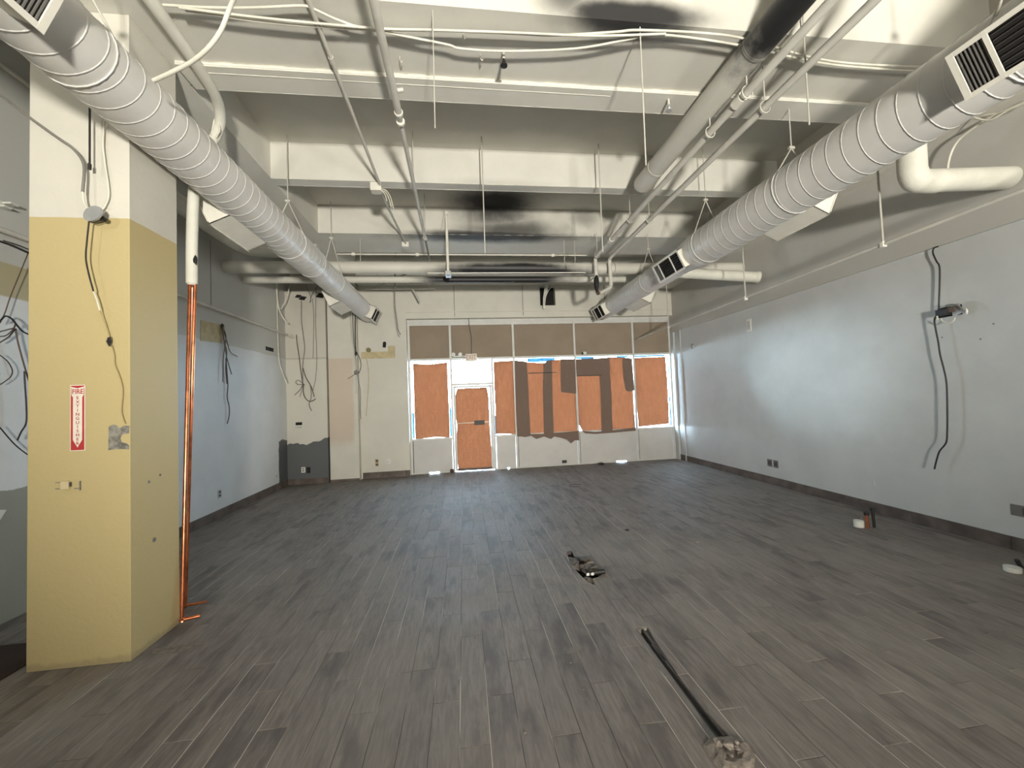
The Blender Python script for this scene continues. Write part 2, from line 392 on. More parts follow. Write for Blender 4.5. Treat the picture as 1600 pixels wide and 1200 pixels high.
# ------------------------------------------------------------------ measured outlines and cable runs (world metres)
PATHS = {
'lw_a': [(-3.82,6.832,3.041),(-3.82,6.879,2.841),(-3.82,6.944,2.64),(-3.82,6.922,2.376),(-3.82,6.951,2.116)],
'lw_b': [(-3.8,6.813,3.037),(-3.8,6.896,2.895),(-3.8,6.874,2.683),(-3.8,6.94,2.482),(-3.8,7.043,2.279)],
'lw_c': [(-3.82,6.848,3.023),(-3.82,6.965,2.801),(-3.82,7.052,2.653),(-3.82,7.257,2.601)],
'lw_d': [(-3.81,6.83,3.02),(-3.81,6.876,2.736),(-3.81,6.838,2.524),(-3.81,6.813,2.141)],
'lw_e': [(-3.82,6.925,2.533),(-3.82,6.969,2.117),(-3.82,6.947,1.907),(-3.82,6.997,1.75),(-3.82,6.993,1.593),(-3.82,6.938,1.47)],
'hw_a': [(-3.789,8.7,4.335),(-3.796,8.7,3.929),(-3.794,8.7,3.256),(-3.778,8.7,2.72),(-3.732,8.7,2.478),(-3.636,8.7,2.182)],
'hw_b': [(-3.804,8.7,4.24),(-3.784,8.7,3.902),(-3.737,8.7,3.686),(-3.652,8.7,3.523),(-3.59,8.7,3.455)],
'hw_c': [(-3.559,8.75,4.254),(-3.653,8.75,3.941),(-3.745,8.75,3.765)],
'ch_a': [(-3.615,9.17,3.291),(-3.605,9.17,3.12),(-3.57,9.17,2.835),(-3.536,9.17,2.48),(-3.501,9.17,2.197)],
'ch_b': [(-3.487,9.15,4.041),(-3.494,9.15,3.612),(-3.461,9.15,3.256),(-3.439,9.15,2.971),(-3.486,9.15,2.619),(-3.495,9.15,2.125)],
'ch_c': [(-3.49,9.14,2.195),(-3.583,9.14,2.184),(-3.635,9.14,2.242),(-3.581,9.14,2.283),(-3.503,9.14,2.224),(-3.45,9.14,2.166)],
'ch_d': [(-3.494,9.15,2.196),(-3.535,9.15,2.099),(-3.603,9.15,2.017),(-3.67,9.15,1.963)],
'ch_e': [(-3.498,9.16,2.168),(-3.527,9.16,2.028),(-3.569,9.16,1.917)],
'ch_f': [(-3.473,9.13,2.194),(-3.476,9.13,2.012),(-3.439,9.13,1.884),(-3.36,9.13,1.811),(-3.28,9.13,1.822),(-3.226,9.13,1.862)],
'ch_g': [(-3.487,9.15,2.548),(-3.424,9.15,2.334),(-3.321,9.15,2.133),(-3.259,9.15,1.905)],
'ch_h': [(-3.343,9.14,2.19),(-3.319,9.14,2.048),(-3.323,9.14,1.88),(-3.365,9.14,1.769),(-3.353,9.14,1.684),(-3.315,9.14,1.598)],
'ch_i': [(-3.264,9.17,4.101),(-3.244,9.17,3.756),(-3.252,9.17,3.327),(-3.277,9.17,2.757)],
'ch_j': [(-3.178,9.17,4.36),(-3.206,9.17,3.612),(-3.196,9.17,2.755),(-3.231,9.17,2.329),(-3.29,9.17,2.048)],
'ch_k': [(-3.375,9.12,4.375),(-3.298,9.12,4.175),(-3.275,9.12,4.003)],
'ch_l': [(-3.119,9.12,4.374),(-3.244,9.12,4.203),(-3.302,9.12,3.989)],
'pi_a': [(-2.423,9.22,3.787),(-2.42,9.22,3.32),(-2.39,9.22,2.811),(-2.371,9.22,2.42)],
'pi_b': [(-2.362,9.2,3.781),(-2.373,9.2,3.316),(-2.37,9.2,2.852)],
'pi_c': [(-2.476,9.21,3.785),(-2.458,9.21,3.319),(-2.412,9.21,2.912),(-2.368,9.21,2.448)],
'pi_d': [(-2.366,9.2,2.419),(-2.45,9.2,2.349),(-2.562,9.2,2.281)],
'pi_e': [(-2.368,9.2,2.91),(-2.289,9.2,2.734),(-2.266,9.2,2.56),(-2.311,9.2,2.402)],
'pi_f': [(-2.366,9.2,2.419),(-2.386,9.2,2.16),(-2.375,9.2,2.016),(-2.404,9.2,1.959)],
'pi_g': [(-2.353,9.2,2.389),(-2.317,9.2,2.158),(-2.293,9.2,1.984),(-2.303,9.2,1.583),(-2.294,9.2,1.367)],
'bx_w': [(-2.162,9.38,2.853),(-2.191,9.38,2.81),(-2.155,9.38,2.528),(-2.148,9.38,2.233),(-2.187,9.38,1.793),(-2.225,9.38,1.429)],
'hang_wire': [(-1.289,8.3,5.124),(-1.323,8.3,4.343),(-1.34,8.3,3.742),(-1.31,8.3,3.408),(-1.29,8.3,3.209),(-1.242,8.3,3.102)],
'sign_wire': [(0.183,9.45,4.087),(0.195,9.45,3.544),(0.243,9.45,3.188),(0.23,9.45,2.803)],
'co_conduit': [(-3.177,3.12,3.984),(-2.914,3.045,3.771),(-2.744,3.04,3.638),(-2.641,3.035,3.557),(-2.565,3.02,3.437),(-2.555,3.0,3.235)],
'co_conduit2': [(-2.555,3.0,3.235),(-2.547,3.0,3.168),(-2.528,3.0,3.119)],
'co_up': [(-2.49,3.05,3.117),(-2.454,3.05,3.173),(-2.434,3.05,3.265),(-2.458,3.05,3.472),(-2.47,3.05,3.611),(-2.461,3.05,3.774)],
'co_stub': [(-2.512,3.0,3.836),(-2.512,3.0,3.44)],
'co_blk': [(-2.516,3.0,3.03),(-2.528,3.0,2.9),(-2.535,3.0,2.78),(-2.52,3.0,2.678),(-2.489,3.0,2.545)],
'co_wht': [(-2.505,3.02,2.55),(-2.485,3.02,2.492),(-2.474,3.02,2.448),(-2.466,3.02,2.416)],
'co_tan': [(-2.474,3.03,2.419),(-2.466,3.04,2.376),(-2.451,3.05,2.311),(-2.435,3.06,2.231)],
'co_tan2': [(-2.427,3.065,2.178),(-2.411,3.065,2.11),(-2.407,3.065,2.043),(-2.379,3.065,1.961),(-2.359,3.065,1.862),(-2.367,3.065,1.728),(-2.356,3.065,1.661),(-2.344,3.065,1.629)],
'fl_a': [(-3.75,3.693,3.159),(-3.75,3.786,3.158),(-3.75,3.915,3.141)],
'fl_b': [(-3.78,3.745,3.186),(-3.78,3.84,3.191),(-3.78,3.946,3.187)],
'fl_c': [(-3.8,3.957,3.162),(-3.8,3.887,2.938),(-3.8,3.82,2.729),(-3.8,3.783,2.589),(-3.8,3.747,2.49)],
'fl_d': [(-3.76,3.707,2.497),(-3.76,3.744,2.547),(-3.76,3.791,2.536),(-3.76,3.839,2.48),(-3.76,3.879,2.442),(-3.76,3.93,2.423)],
'fl_e': [(-3.78,3.728,2.416),(-3.78,3.783,2.442),(-3.78,3.83,2.467),(-3.78,3.84,2.502),(-3.78,3.821,2.449),(-3.78,3.774,2.392),(-3.78,3.728,2.374)],
'fl_f': [(-3.8,3.748,2.329),(-3.8,3.813,2.388),(-3.8,3.86,2.462),(-3.8,3.866,2.43),(-3.8,3.881,2.349),(-3.8,3.922,2.187),(-3.8,3.968,2.021)],
'fl_g': [(-3.8,3.749,2.223),(-3.8,3.805,2.175),(-3.8,3.839,2.107),(-3.8,3.829,2.052),(-3.8,3.787,2.007),(-3.8,3.751,1.979)],
'fl_h': [(-3.78,3.912,2.101),(-3.78,3.917,1.99),(-3.78,3.928,1.823),(-3.78,3.929,1.656),(-3.78,3.89,1.576),(-3.78,3.861,1.507)],
'fl_i': [(-3.8,3.754,1.624),(-3.8,3.824,1.523),(-3.8,3.887,1.446),(-3.8,3.967,1.369)],
'rw_a': [(5.33,3.733,3.215),(5.33,3.776,3.21),(5.33,3.786,3.155),(5.33,3.761,3.058),(5.33,3.737,2.977),(5.33,3.752,2.75),(5.33,3.769,2.573),(5.33,3.775,2.48)],
'rw_b': [(5.3,3.774,2.452),(5.3,3.801,2.399),(5.3,3.796,2.289),(5.3,3.782,2.142),(5.3,3.773,1.997),(5.3,3.749,1.83),(5.3,3.736,1.673),(5.3,3.748,1.39),(5.3,3.765,1.142),(5.3,3.784,1.02),(5.3,3.85,0.92),(5.3,3.888,0.806),(5.3,3.913,0.708)],
'rw_c': [(5.29,3.684,2.532),(5.29,3.638,2.535),(5.29,3.578,2.513),(5.29,3.537,2.462),(5.29,3.513,2.416)],
'rw_d': [(5.29,3.734,2.4),(5.29,3.718,2.368),(5.29,3.668,2.337),(5.29,3.621,2.356),(5.29,3.608,2.388)],
'cw_a': [(-1.996,2.931,4.55),(-1.68,2.922,4.55),(-1.371,2.896,4.55),(-1.054,2.856,4.55),(-0.973,2.872,4.55),(-0.819,2.946,4.55),(-0.601,2.994,4.55),(-0.022,2.962,4.55),(0.473,2.943,4.55),(0.828,2.93,4.55),(1.276,2.866,4.55),(1.473,2.834,4.55),(2.002,2.817,4.55),(2.409,2.841,4.55),(3.314,2.978,4.55),(4.405,2.961,4.55)],
'cw_b': [(-1.886,2.92,4.53),(-1.397,2.949,4.53),(-0.961,2.962,4.53),(-0.502,2.965,4.53),(-0.119,2.944,4.53),(0.469,2.917,4.53),(1.127,2.89,4.53),(1.682,2.828,4.53)],
'cw_c': [(-1.862,2.946,4.54),(-1.417,2.99,4.54),(-0.973,2.999,4.54),(-0.601,2.994,4.54),(-0.321,3.03,4.54),(-0.027,3.073,4.54),(0.074,3.099,4.54),(0.438,3.094,4.54),(1.011,3.024,4.54),(1.401,2.912,4.54),(1.639,2.848,4.54),(2.327,2.883,4.54),(3.199,2.989,4.54),(3.86,3.005,4.54),(4.381,2.993,4.54)],
'arc': [(-1.144,2.2,3.928),(-1.203,2.25,3.891),(-1.275,2.3,3.814),(-1.37,2.35,3.753),(-1.485,2.4,3.71),(-1.619,2.45,3.683),(-1.757,2.5,3.662)],
'rt_arc': [(5.2,3.514,3.911),(5.2,3.494,4.038),(5.2,3.442,4.158),(5.2,3.358,4.224),(5.2,3.156,4.26),(5.2,2.913,4.234),(5.2,2.754,4.227)],
'rt_b': [(5.25,3.407,4.398),(5.25,3.207,4.333),(5.25,3.072,4.258),(5.25,2.941,4.258),(5.25,2.78,4.251)],
'rt_c': [(5.15,3.264,4.356),(5.15,3.127,4.217),(5.15,2.991,4.217),(5.15,2.845,4.191),(5.15,2.729,4.17)],
'r1': [(1.69,3.25,4.975),(1.671,3.25,4.18),(1.653,3.25,3.724)],
'r2': [(-0.138,3.15,4.863),(-0.143,3.15,4.388),(-0.148,3.15,3.907)],
'r3': [(0.344,4.95,5.162),(0.348,4.95,4.355),(0.335,4.95,3.557)],
'r4': [(1.953,5.0,5.173),(1.872,5.0,4.247),(1.803,5.0,3.551)],
'r5': [(2.957,2.9,4.862),(2.976,2.9,4.38),(3.002,2.9,3.908)],
'r6': [(1.772,5.3,4.672),(1.909,5.3,4.583)],
'leftpipe_old': [(-3.8,3.73,4.699),(-3.8,3.97,4.65)],
'diag_l': [(-3.482,6.0,4.349),(-3.424,7.0,4.31)],
'p1': [(-1.169,9.57,2.622),(-0.766,9.57,2.595),(-0.356,9.57,2.63),(-0.358,9.57,2.106),(-0.347,9.57,1.492),(-0.354,9.57,0.82),(-0.699,9.57,0.853),(-1.162,9.57,0.816),(-1.171,9.57,1.526),(-1.168,9.57,2.134)],
'pd': [(-0.149,9.57,1.991),(0.22,9.57,1.994),(0.576,9.57,1.997),(0.612,9.57,1.731),(0.606,9.57,1.142),(0.63,9.57,0.524),(0.629,9.57,0.063),(0.182,9.57,0.059),(-0.182,9.57,0.066),(-0.211,9.57,0.569),(-0.178,9.57,1.117),(-0.211,9.57,1.486),(-0.201,9.57,1.793)],
'p2': [(0.754,9.57,2.616),(0.99,9.57,2.625),(1.259,9.57,2.633),(1.255,9.57,1.738),(1.266,9.57,0.816),(0.985,9.57,0.846),(0.751,9.57,0.857),(0.758,9.57,1.446),(0.75,9.57,2.068)],
'p3': [(1.256,9.57,2.555),(1.591,9.57,2.577),(2.008,9.57,2.55),(2.205,9.57,2.608),(2.499,9.57,2.632),(2.761,9.57,2.609),(2.782,9.57,1.999),(2.802,9.57,1.36),(2.807,9.57,0.755),(2.415,9.57,0.743),(1.932,9.57,0.767),(1.265,9.57,0.769),(1.259,9.57,1.425)],
'p4': [(2.81,9.57,2.608),(3.325,9.57,2.611),(3.695,9.57,2.65),(4.254,9.57,2.619),(4.287,9.57,1.948),(4.287,9.57,1.297),(4.296,9.57,0.811),(3.737,9.57,0.79),(3.154,9.57,0.786),(2.909,9.57,0.83),(2.833,9.57,0.976),(2.817,9.57,1.678)],
'p5': [(4.322,9.57,2.617),(4.77,9.57,2.622),(5.205,9.57,2.627),(5.227,9.57,2.081),(5.224,9.57,1.422),(5.212,9.57,0.898),(4.761,9.57,0.87),(4.383,9.57,0.856),(4.372,9.57,1.294),(4.355,9.57,1.946)],
'o1': [(1.272,9.55,2.631),(1.573,9.55,2.591),(1.582,9.55,2.039),(1.588,9.55,1.411),(1.595,9.55,0.801),(1.514,9.55,0.759),(1.262,9.55,0.771),(1.256,9.55,1.425),(1.265,9.55,2.05)],
'o2': [(1.987,9.55,2.533),(2.086,9.55,2.593),(2.201,9.55,2.622),(2.191,9.55,2.019),(2.179,9.55,1.386),(2.171,9.55,0.82),(2.136,9.55,0.759),(2.037,9.55,0.686),(1.929,9.55,0.785),(1.939,9.55,1.396),(1.949,9.55,2.027)],
'o3': [(2.429,9.55,2.632),(2.788,9.55,2.623),(2.791,9.55,2.318),(2.782,9.55,1.759),(2.586,9.55,1.782),(2.392,9.55,1.805),(2.408,9.55,2.17)],
'o4': [(2.821,9.55,2.622),(3.235,9.55,2.627),(3.687,9.55,2.632),(3.691,9.55,2.372),(3.683,9.55,2.21),(3.298,9.55,2.206),(2.818,9.55,2.189),(2.811,9.55,2.398)],
'o5': [(3.398,9.55,2.203),(3.684,9.55,2.226),(3.696,9.55,1.806),(3.68,9.55,0.81),(3.66,9.55,0.747),(3.393,9.55,0.744),(3.406,9.55,1.335),(3.412,9.55,1.816)],
'o6': [(4.022,9.55,2.574),(4.143,9.55,2.62),(4.278,9.55,2.6),(4.291,9.55,2.191),(4.304,9.55,1.784),(4.166,9.55,1.757),(4.066,9.55,1.793),(4.032,9.55,2.118)],
'o7': [(1.278,9.55,0.786),(1.611,9.55,0.816),(1.866,9.55,0.804),(2.187,9.55,0.819),(2.494,9.55,0.82),(2.805,9.55,0.836),(2.81,9.55,0.599),(2.696,9.55,0.605),(2.595,9.55,0.531),(2.502,9.55,0.63),(2.342,9.55,0.686),(2.183,9.55,0.725),(2.1,9.55,0.667),(1.927,9.55,0.738),(1.733,9.55,0.685),(1.609,9.55,0.77),(1.45,9.55,0.746)],
'o8': [(2.886,9.55,0.832),(3.23,9.55,0.784),(3.73,9.55,0.808),(4.288,9.55,0.845),(4.284,9.55,0.765),(3.727,9.55,0.744),(3.227,9.55,0.736),(2.965,9.55,0.765)],
'hole': [(1.061,4.288,0.0),(1.125,4.31,-0.0),(1.114,4.168,-0.0),(1.147,4.092,0.0),(1.173,4.019,-0.0),(1.232,3.99,-0.0),(1.211,3.869,0.0),(1.257,3.755,0.0),(1.285,3.692,0.0),(1.199,3.628,0.0),(1.129,3.603,0.0),(1.118,3.466,0.0),(1.063,3.552,0.0),(1.041,3.675,0.0),(1.025,3.834,0.0),(1.019,4.053,-0.0)],
'groove': [(1.182,2.814,0.0),(1.272,2.797,0.0),(1.254,2.683,0.0),(1.231,2.416,0.0),(1.219,2.263,0.0),(1.22,2.039,0.0),(1.24,1.861,0.0),(1.15,1.869,0.0),(1.153,1.99,0.0),(1.15,2.157,0.0),(1.154,2.4,0.0),(1.164,2.641,0.0)],
'plaster': [(1.082,1.837,0.0),(1.152,1.872,0.0),(1.248,1.863,0.0),(1.308,1.817,0.0),(1.294,1.75,0.0),(1.237,1.695,0.0),(1.136,1.675,0.0),(1.087,1.702,0.0),(1.067,1.755,0.0)],
}
# ------------------------------------------------------------------ floor: slab with two broken-out places, plank tiles on top
def cutter(pts, z0, z1):
    bm = slab([(p[0], p[1], z0) for p in pts], 2, z1-z0)
    me = bpy.data.meshes.new('cut'); bm.to_mesh(me); bm.free()
    o = bpy.data.objects.new('cut', me); COL.objects.link(o); return o
def carve(o, cutters):
    for c in cutters:
        md = o.modifiers.new('carve', 'BOOLEAN'); md.operation = 'DIFFERENCE'; md.object = c; md.solver = 'EXACT'
    dg = bpy.context.evaluated_depsgraph_get(); dg.update()
    me = bpy.data.meshes.new_from_object(o.evaluated_get(dg))
    o.modifiers.clear(); o.data = me
def shrink(pts, k):
    cx = sum(p[0] for p in pts)/len(pts); cy = sum(p[1] for p in pts)/len(pts)
    return [(cx+(p[0]-cx)*k, cy+(p[1]-cy)*k, p[2]) for p in pts]
HOLE, GROOVE, PLASTER = PATHS['hole'], PATHS['groove'], PATHS['plaster']
cuts = [cutter(shrink(HOLE, 0.96), -0.07, 0.02), cutter(GROOVE, -0.045, 0.02)]
floor = struct('floor', bx(XL-0.15, XR+0.15, YREAR-0.15, YB+0.12, -0.25, -0.002), 'grout')
floor.location = (0, 0, 0)
carve(floor, cuts)

PW, PL, GAP, PT = 0.152, 0.914, 0.0035, 0.012
full_me = None
def plank_mesh(w, l):
    bm = bmesh.new(); g = GAP/2
    x0, x1, y0, y1 = -w/2+g, w/2-g, -l/2+g, l/2-g; c = 0.0012
    b = [bm.verts.new(p) for p in ((x0,y0,-PT),(x1,y0,-PT),(x1,y1,-PT),(x0,y1,-PT))]
    e = [bm.verts.new(p) for p in ((x0,y0,-c),(x1,y0,-c),(x1,y1,-c),(x0,y1,-c))]
    t = [bm.verts.new(p) for p in ((x0+c,y0+c,0),(x1-c,y0+c,0),(x1-c,y1-c,0),(x0+c,y1-c,0))]
    bm.faces.new(t)
    for i in range(4):
        j = (i+1) % 4
        bm.faces.new((b[i], b[j], e[j], e[i])); bm.faces.new((e[i], e[j], t[j], t[i]))
    me = bpy.data.meshes.new('plank'); bm.to_mesh(me); bm.free(); me.materials.append(M['plank']); return me
# known end joints of the rows near the camera (row left edge -> one joint position)
known = {-1: 2.33, 0: 2.015, -3: 2.624, -2: 2.63, 1: 2.33, -4: 2.33, -5: 2.62, 2: 2.61, 3: 2.005}
rows = []
k0 = int(math.floor((XL+0.076)/PW)); k1 = int(math.ceil((XR+0.076)/PW))
for k in range(k0, k1):
    xa, xb = max(XL, -0.076+k*PW), min(XR, -0.076+(k+1)*PW)
    if xb-xa < 0.01: continue
    s = known.get(k, (0.305*((k*2) % 3)+rnd.choice((0, 0, 0.02, -0.03))+2.0))
    n0 = int(math.floor((YREAR-s)/PL))
    y = s+n0*PL
    while y < YB:
        ya, yb = max(YREAR, y), min(YB, y+PL)
        if yb-ya > 0.03: rows.append((xa, xb, ya, yb))
        y += PL
def in_view(r):
    best = None
    for px in (r[0], (r[0]+r[1])/2, r[1]):
        for py in (r[2], (r[2]+r[3])/2, r[3]):
            d = Vector((px, py, -CAM_H)); z = d.dot(_f)
            if z < 0.2: continue
            u = 800+F_PX*d.dot(_r)/z; v = 600-F_PX*d.dot(_u)/z
            if -5 < u < 1605 and v < 1205: best = d.length if best is None else min(best, d.length)
    return best
vis = sorted([(in_view(r), r) for r in rows if in_view(r)], key=lambda a: a[0])
near = [r for _, r in vis[:300]]; near_set = set(near)
shared = {}
hole_boxes = [(min(p[0] for p in c), max(p[0] for p in c), min(p[1] for p in c), max(p[1] for p in c)) for c in (HOLE, GROOVE)]
for r in near:
    w, l = round(r[1]-r[0], 4), round(r[3]-r[2], 4)
    if (w, l) not in shared: shared[(w, l)] = plank_mesh(w, l)
    o = bpy.data.objects.new('plank', shared[(w, l)]); COL.objects.link(o); o.parent = floor
    o.location = ((r[0]+r[1])/2, (r[2]+r[3])/2, rnd.uniform(-0.0006, 0.0006))
    if any(r[0] < b[1] and r[1] > b[0] and r[2] < b[3] and r[3] > b[2] for b in hole_boxes):
        # a closed copy of the plank so that the break can be carved out of it
        o.data = plank_mesh(w, l); bm = bmesh.new(); bm.from_mesh(o.data); bmesh.ops.holes_fill(bm, edges=list(bm.edges)); bm.to_mesh(o.data); bm.free()
        carve(o, [cutter(HOLE, -0.07, 0.02), cuts[1]])
bm = bmesh.new(); lay = bm.faces.layers.float.new('rnd')
for r in rows:
    if r in near_set: continue
    q = rnd.random(); g = GAP/2; dz = rnd.uniform(-0.0006, 0.0006)
    v = [bm.verts.new(p) for p in ((r[0]+g,r[2]+g,dz),(r[1]-g,r[2]+g,dz),(r[1]-g,r[3]-g,dz),(r[0]+g,r[3]-g,dz))]
    w = [bm.verts.new((a.co.x, a.co.y, -PT)) for a in v]
    fs = [bm.faces.new(v)] + [bm.faces.new((w[i], w[(i+1) % 4], v[(i+1) % 4], v[i])) for i in range(4)]
    for f in fs: f[lay] = q
far_planks = part('plank_field', bm, 'plank', floor); far_planks['kind'] = 'stuff'
for o in [o for o in bpy.data.objects if o.name.startswith('cut')]: bpy.data.objects.remove(o, do_unlink=True)

# ------------------------------------------------------------------ walls
wall_left = struct('wall_left', bx(XL-0.15, XL, YREAR, YB+0.15, -0.2, ZC+0.2), 'wall_left')
wall_right = struct('wall_right', bx(XR, XR+0.15, YREAR, YB+0.15, -0.2, ZC+0.2), 'wall_right')
part('bulkhead', bx(XR-0.035, XR, YREAR, 9.4, 3.225, 4.34), 'wall_right', wall_right)
part('corner_bead', bx(XR-0.022, XR+0.001, 9.12, 9.16, 0.0, 3.225), 'wall_right', wall_right)
struct('wall_rear', bx(XL-0.15, XR+0.15, YREAR-0.15, YREAR, -0.2, ZC+0.2), 'wall_back')
wall_back = thing('wall_back', (0, 0, 0), kind='structure')
part('wall_pier', bx(-2.33, -1.275, 9.40, 9.75, 0, 4.6), 'wall_back', wall_back)
hd = bmesh.new()
x_in, x_out = 1.94, 2.32
for a, b, z0, z1 in ((-1.275, x_in, 3.66, 5.1), (x_out, XR, 3.66, 5.1), (x_in, x_out, 3.66, 3.945), (x_in, x_out, 4.42, 5.1)): box(hd, a, b, 9.40, 9.75, z0, z1)
part('header', hd, 'wall_back', wall_back)
part('duct_opening', bx(x_in-0.005, x_out+0.005, 9.56, 9.74, 3.94, 4.43), 'dark_void', wall_back, 'dark square opening in the header')
for xs in (-0.142, 1.507, 3.576): part('panel_seam', bx(xs-0.006, xs+0.006, 9.393, 9.40, 3.70, 4.44), 'grey_louver', wall_back)
part('header_ledge', bx(-1.275, XR-0.04, 9.375, 9.40, 3.80, 3.815), 'wall_back', wall_back)
part('pilaster', bx(-2.985, -2.36, 9.25, 9.75, 0, ZC), 'pilaster', wall_back)
part('pilaster_corner', bx(-2.36, -2.33, 9.40, 9.75, 0, ZC), 'pilaster', wall_back)
part('chase', bx(XL, -3.01, 9.20, 9.75, 0, 4.27), 'chase', wall_back)
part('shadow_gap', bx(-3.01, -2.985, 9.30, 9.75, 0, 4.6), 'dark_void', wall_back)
part('upper_wall', bx(XL, -2.33, 9.5, 9.75, 4.27, ZC+0.1), 'wall_back', wall_back)
part('jamb', bx(5.34, XR, 9.40, 9.75, 0, 3.66), 'wall_right', wall_back)

def baseboard(name, axis, fixed, a, b, inward, h=0.135, joints=None):
    t = thing(name, (0, 0, 0), kind='structure')
    y = a; js = joints or []
    while y < b-0.02:
        nx = next((j for j in js if j > y+0.05), None)
        e = min(b, nx if nx else y+0.914)
        if axis == 'y': bm = bx(min(fixed, fixed+inward), max(fixed, fixed+inward), y+0.002, e-0.002, 0, h+rnd.uniform(-0.002, 0.002), 0.002)
        else: bm = bx(y+0.002, e-0.002, min(fixed, fixed+inward), max(fixed, fixed+inward), 0, h+rnd.uniform(-0.002, 0.002), 0.002)
        part('tile', bm, 'baseboard', t); y = e
    return t
baseboard('baseboard_right', 'y', XR, 0.6, 9.40, -0.011, joints=[0.62, 1.53, 2.45, 3.36, 4.238, 5.121, 5.984, 6.9, 7.81, 8.72])
baseboard('baseboard_left', 'y', XL, 4.3, 9.19, 0.011, 0.14)
baseboard('baseboard_chase', 'x', 9.20, XL+0.012, -3.012, -0.011, 0.12)
baseboard('baseboard_pilaster', 'x', 9.25, -2.985, -2.36, -0.010, 0.055)
baseboard('baseboard_pier', 'x', 9.40, -2.33, -1.275, -0.011, 0.14)

# ------------------------------------------------------------------ ceiling with beams
ceiling = struct('ceiling', bx(XL-0.15, XR+0.15, YREAR-0.15, YB+0.15, ZC, ZC+0.3), 'ceiling')
def beam(name, x0, x1, y0, y1, z0):
    return part(name, bx(x0, x1, y0, y1, z0, ZC+0.02), 'ceiling', ceiling)
GL, GR = -2.324, 4.75
for a, b in ((-4.6, -4.1), (-2.3, -1.6), (0.35, 1.25)): beam('beam', GL, GR, a, b, ZS)
bB = beam('beam', GL, GR, 2.82, 3.72, ZS)
def rough_edge(x0, x1, y, z, r, seed, n=150):
    bm = bmesh.new(); rr = random.Random(seed); prev = None
    for i in range(n+1):
        x = x0+(x1-x0)*i/n; k = r*(0.7+0.8*abs(mnoise.noise(Vector((x*5, seed, 0))))+rr.uniform(-0.1, 0.1))
        ring = [bm.verts.new((x, y+math.cos(a)*k, z+math.sin(a)*k*0.9)) for a in (math.pi*0.2, math.pi*0.6, math.pi, math.pi*1.4, math.pi*1.8)]
        if prev:
            for j in range(5): bm.faces.new((prev[j], prev[(j+1) % 5], ring[(j+1) % 5], ring[j]))
        prev = ring
    return bm
part('beam_lip', bx(GL+0.05, GR, 3.46, 3.725, ZS-0.035, ZS), 'ceiling', ceiling)
part('plaster_edge', rough_edge(GL+0.1, GR, 3.46, ZS-0.012, 0.016, 3), 'plaster_lip', ceiling)
part('plaster_edge', rough_edge(GL+0.2, 1.5, 3.53, ZS-0.036, 0.004, 5), 'plaster_lip', ceiling)
part('plaster_edge', rough_edge(GL+0.1, GR, 3.72, ZS-0.032, 0.006, 8), 'plaster_lip', ceiling)
beam('beam', GL, GR, 5.21, 5.38, ZS)
part('plaster_edge', rough_edge(GL+0.02, GR, 5.215, ZS+0.004, 0.009, 11), 'plaster_lip', ceiling)
part('plaster_edge', rough_edge(GL+0.02, GR, 5.37, ZS+0.002, 0.006, 12), 'plaster_lip', ceiling)
beam('beam', GL, GR, 6.85, 7.73, ZS)
part('plaster_edge', rough_edge(GL+0.02, GR, 6.855, ZS+0.003, 0.006, 13), 'plaster_lip', ceiling)
beam('beam', -2.33, GR, 9.22, 9.5, 4.44)
beam('girder', -2.95, GL, YREAR, 9.45, ZS)
beam('girder', GR, XR, YREAR, 9.45, 4.34)

# ------------------------------------------------------------------ storefront
trim = thing('trim_1', (0, 0, 0), kind='structure')
FY0, FY1 = 9.555, 9.655
for x, z1 in ((-1.25, 3.6), (-0.275, 3.6), (0.715, 2.73), (1.255, 3.6), (2.80, 3.6), (4.335, 3.6), (5.325, 3.6)):
    part('mullion', bx(x-0.026, x+0.026, FY0, FY1, 0, z1, 0.004), 'frame', trim)
    if x not in (-0.275, 0.715): part('gasket', bx(x+0.026, x+0.040, FY0+0.01, FY1-0.02, 0.03, 0.80), 'frame_dark', trim)
def rail(x0, x1, z0, z1, nm='rail'): return part(nm, bx(x0, x1, FY0+0.006, FY1-0.006, z0, z1, 0.004), 'frame', trim)
rail(-1.275, 5.35, 3.52, 3.60, 'head_rail'); part('head_filler', bx(-1.275, 5.35, 9.56, 9.72, 3.60, 3.67), 'frame', trim)
bays = [(-1.224, -0.301), (0.741, 1.229), (1.281, 2.774), (2.826, 4.309), (4.361, 5.299)]
rail(-1.275, 5.35, 2.68, 2.73, 'transom_rail')
for a, b in bays: rail(a, b, 0.785, 0.83, 'sill_rail')
for a, b in ((-1.224, -0.86), (-0.62, -0.301), (0.741, 1.0), (1.06, 1.229), (1.281, 2.774), (2.826, 3.75), (4.02, 4.309), (4.361, 5.299)): rail(a, b, 0.0, 0.03, 'bottom_rail')
rail(-0.249, 0.689, 2.06, 2.115, 'door_header')
tops = [(-1.224, -0.301), (-0.249, 1.229), (1.281, 2.774), (2.826, 4.309), (4.361, 5.299)]
films = [[(-1.222, -1.175, 0.85, 1.45), (-0.345, -0.303, 0.85, 1.55)], [(0.743, 0.765, 0.84, 1.3)], [(1.60, 2.3, 2.58, 2.675)], [(2.83, 3.3, 2.63, 2.676), (3.9, 4.2, 2.63, 2.676), (4.265, 4.305, 0.84, 1.15)], [(4.38, 5.2, 2.635, 2.676), (5.255, 5.295, 0.84, 1.6), (5.265, 5.295, 1.9, 2.6)]]
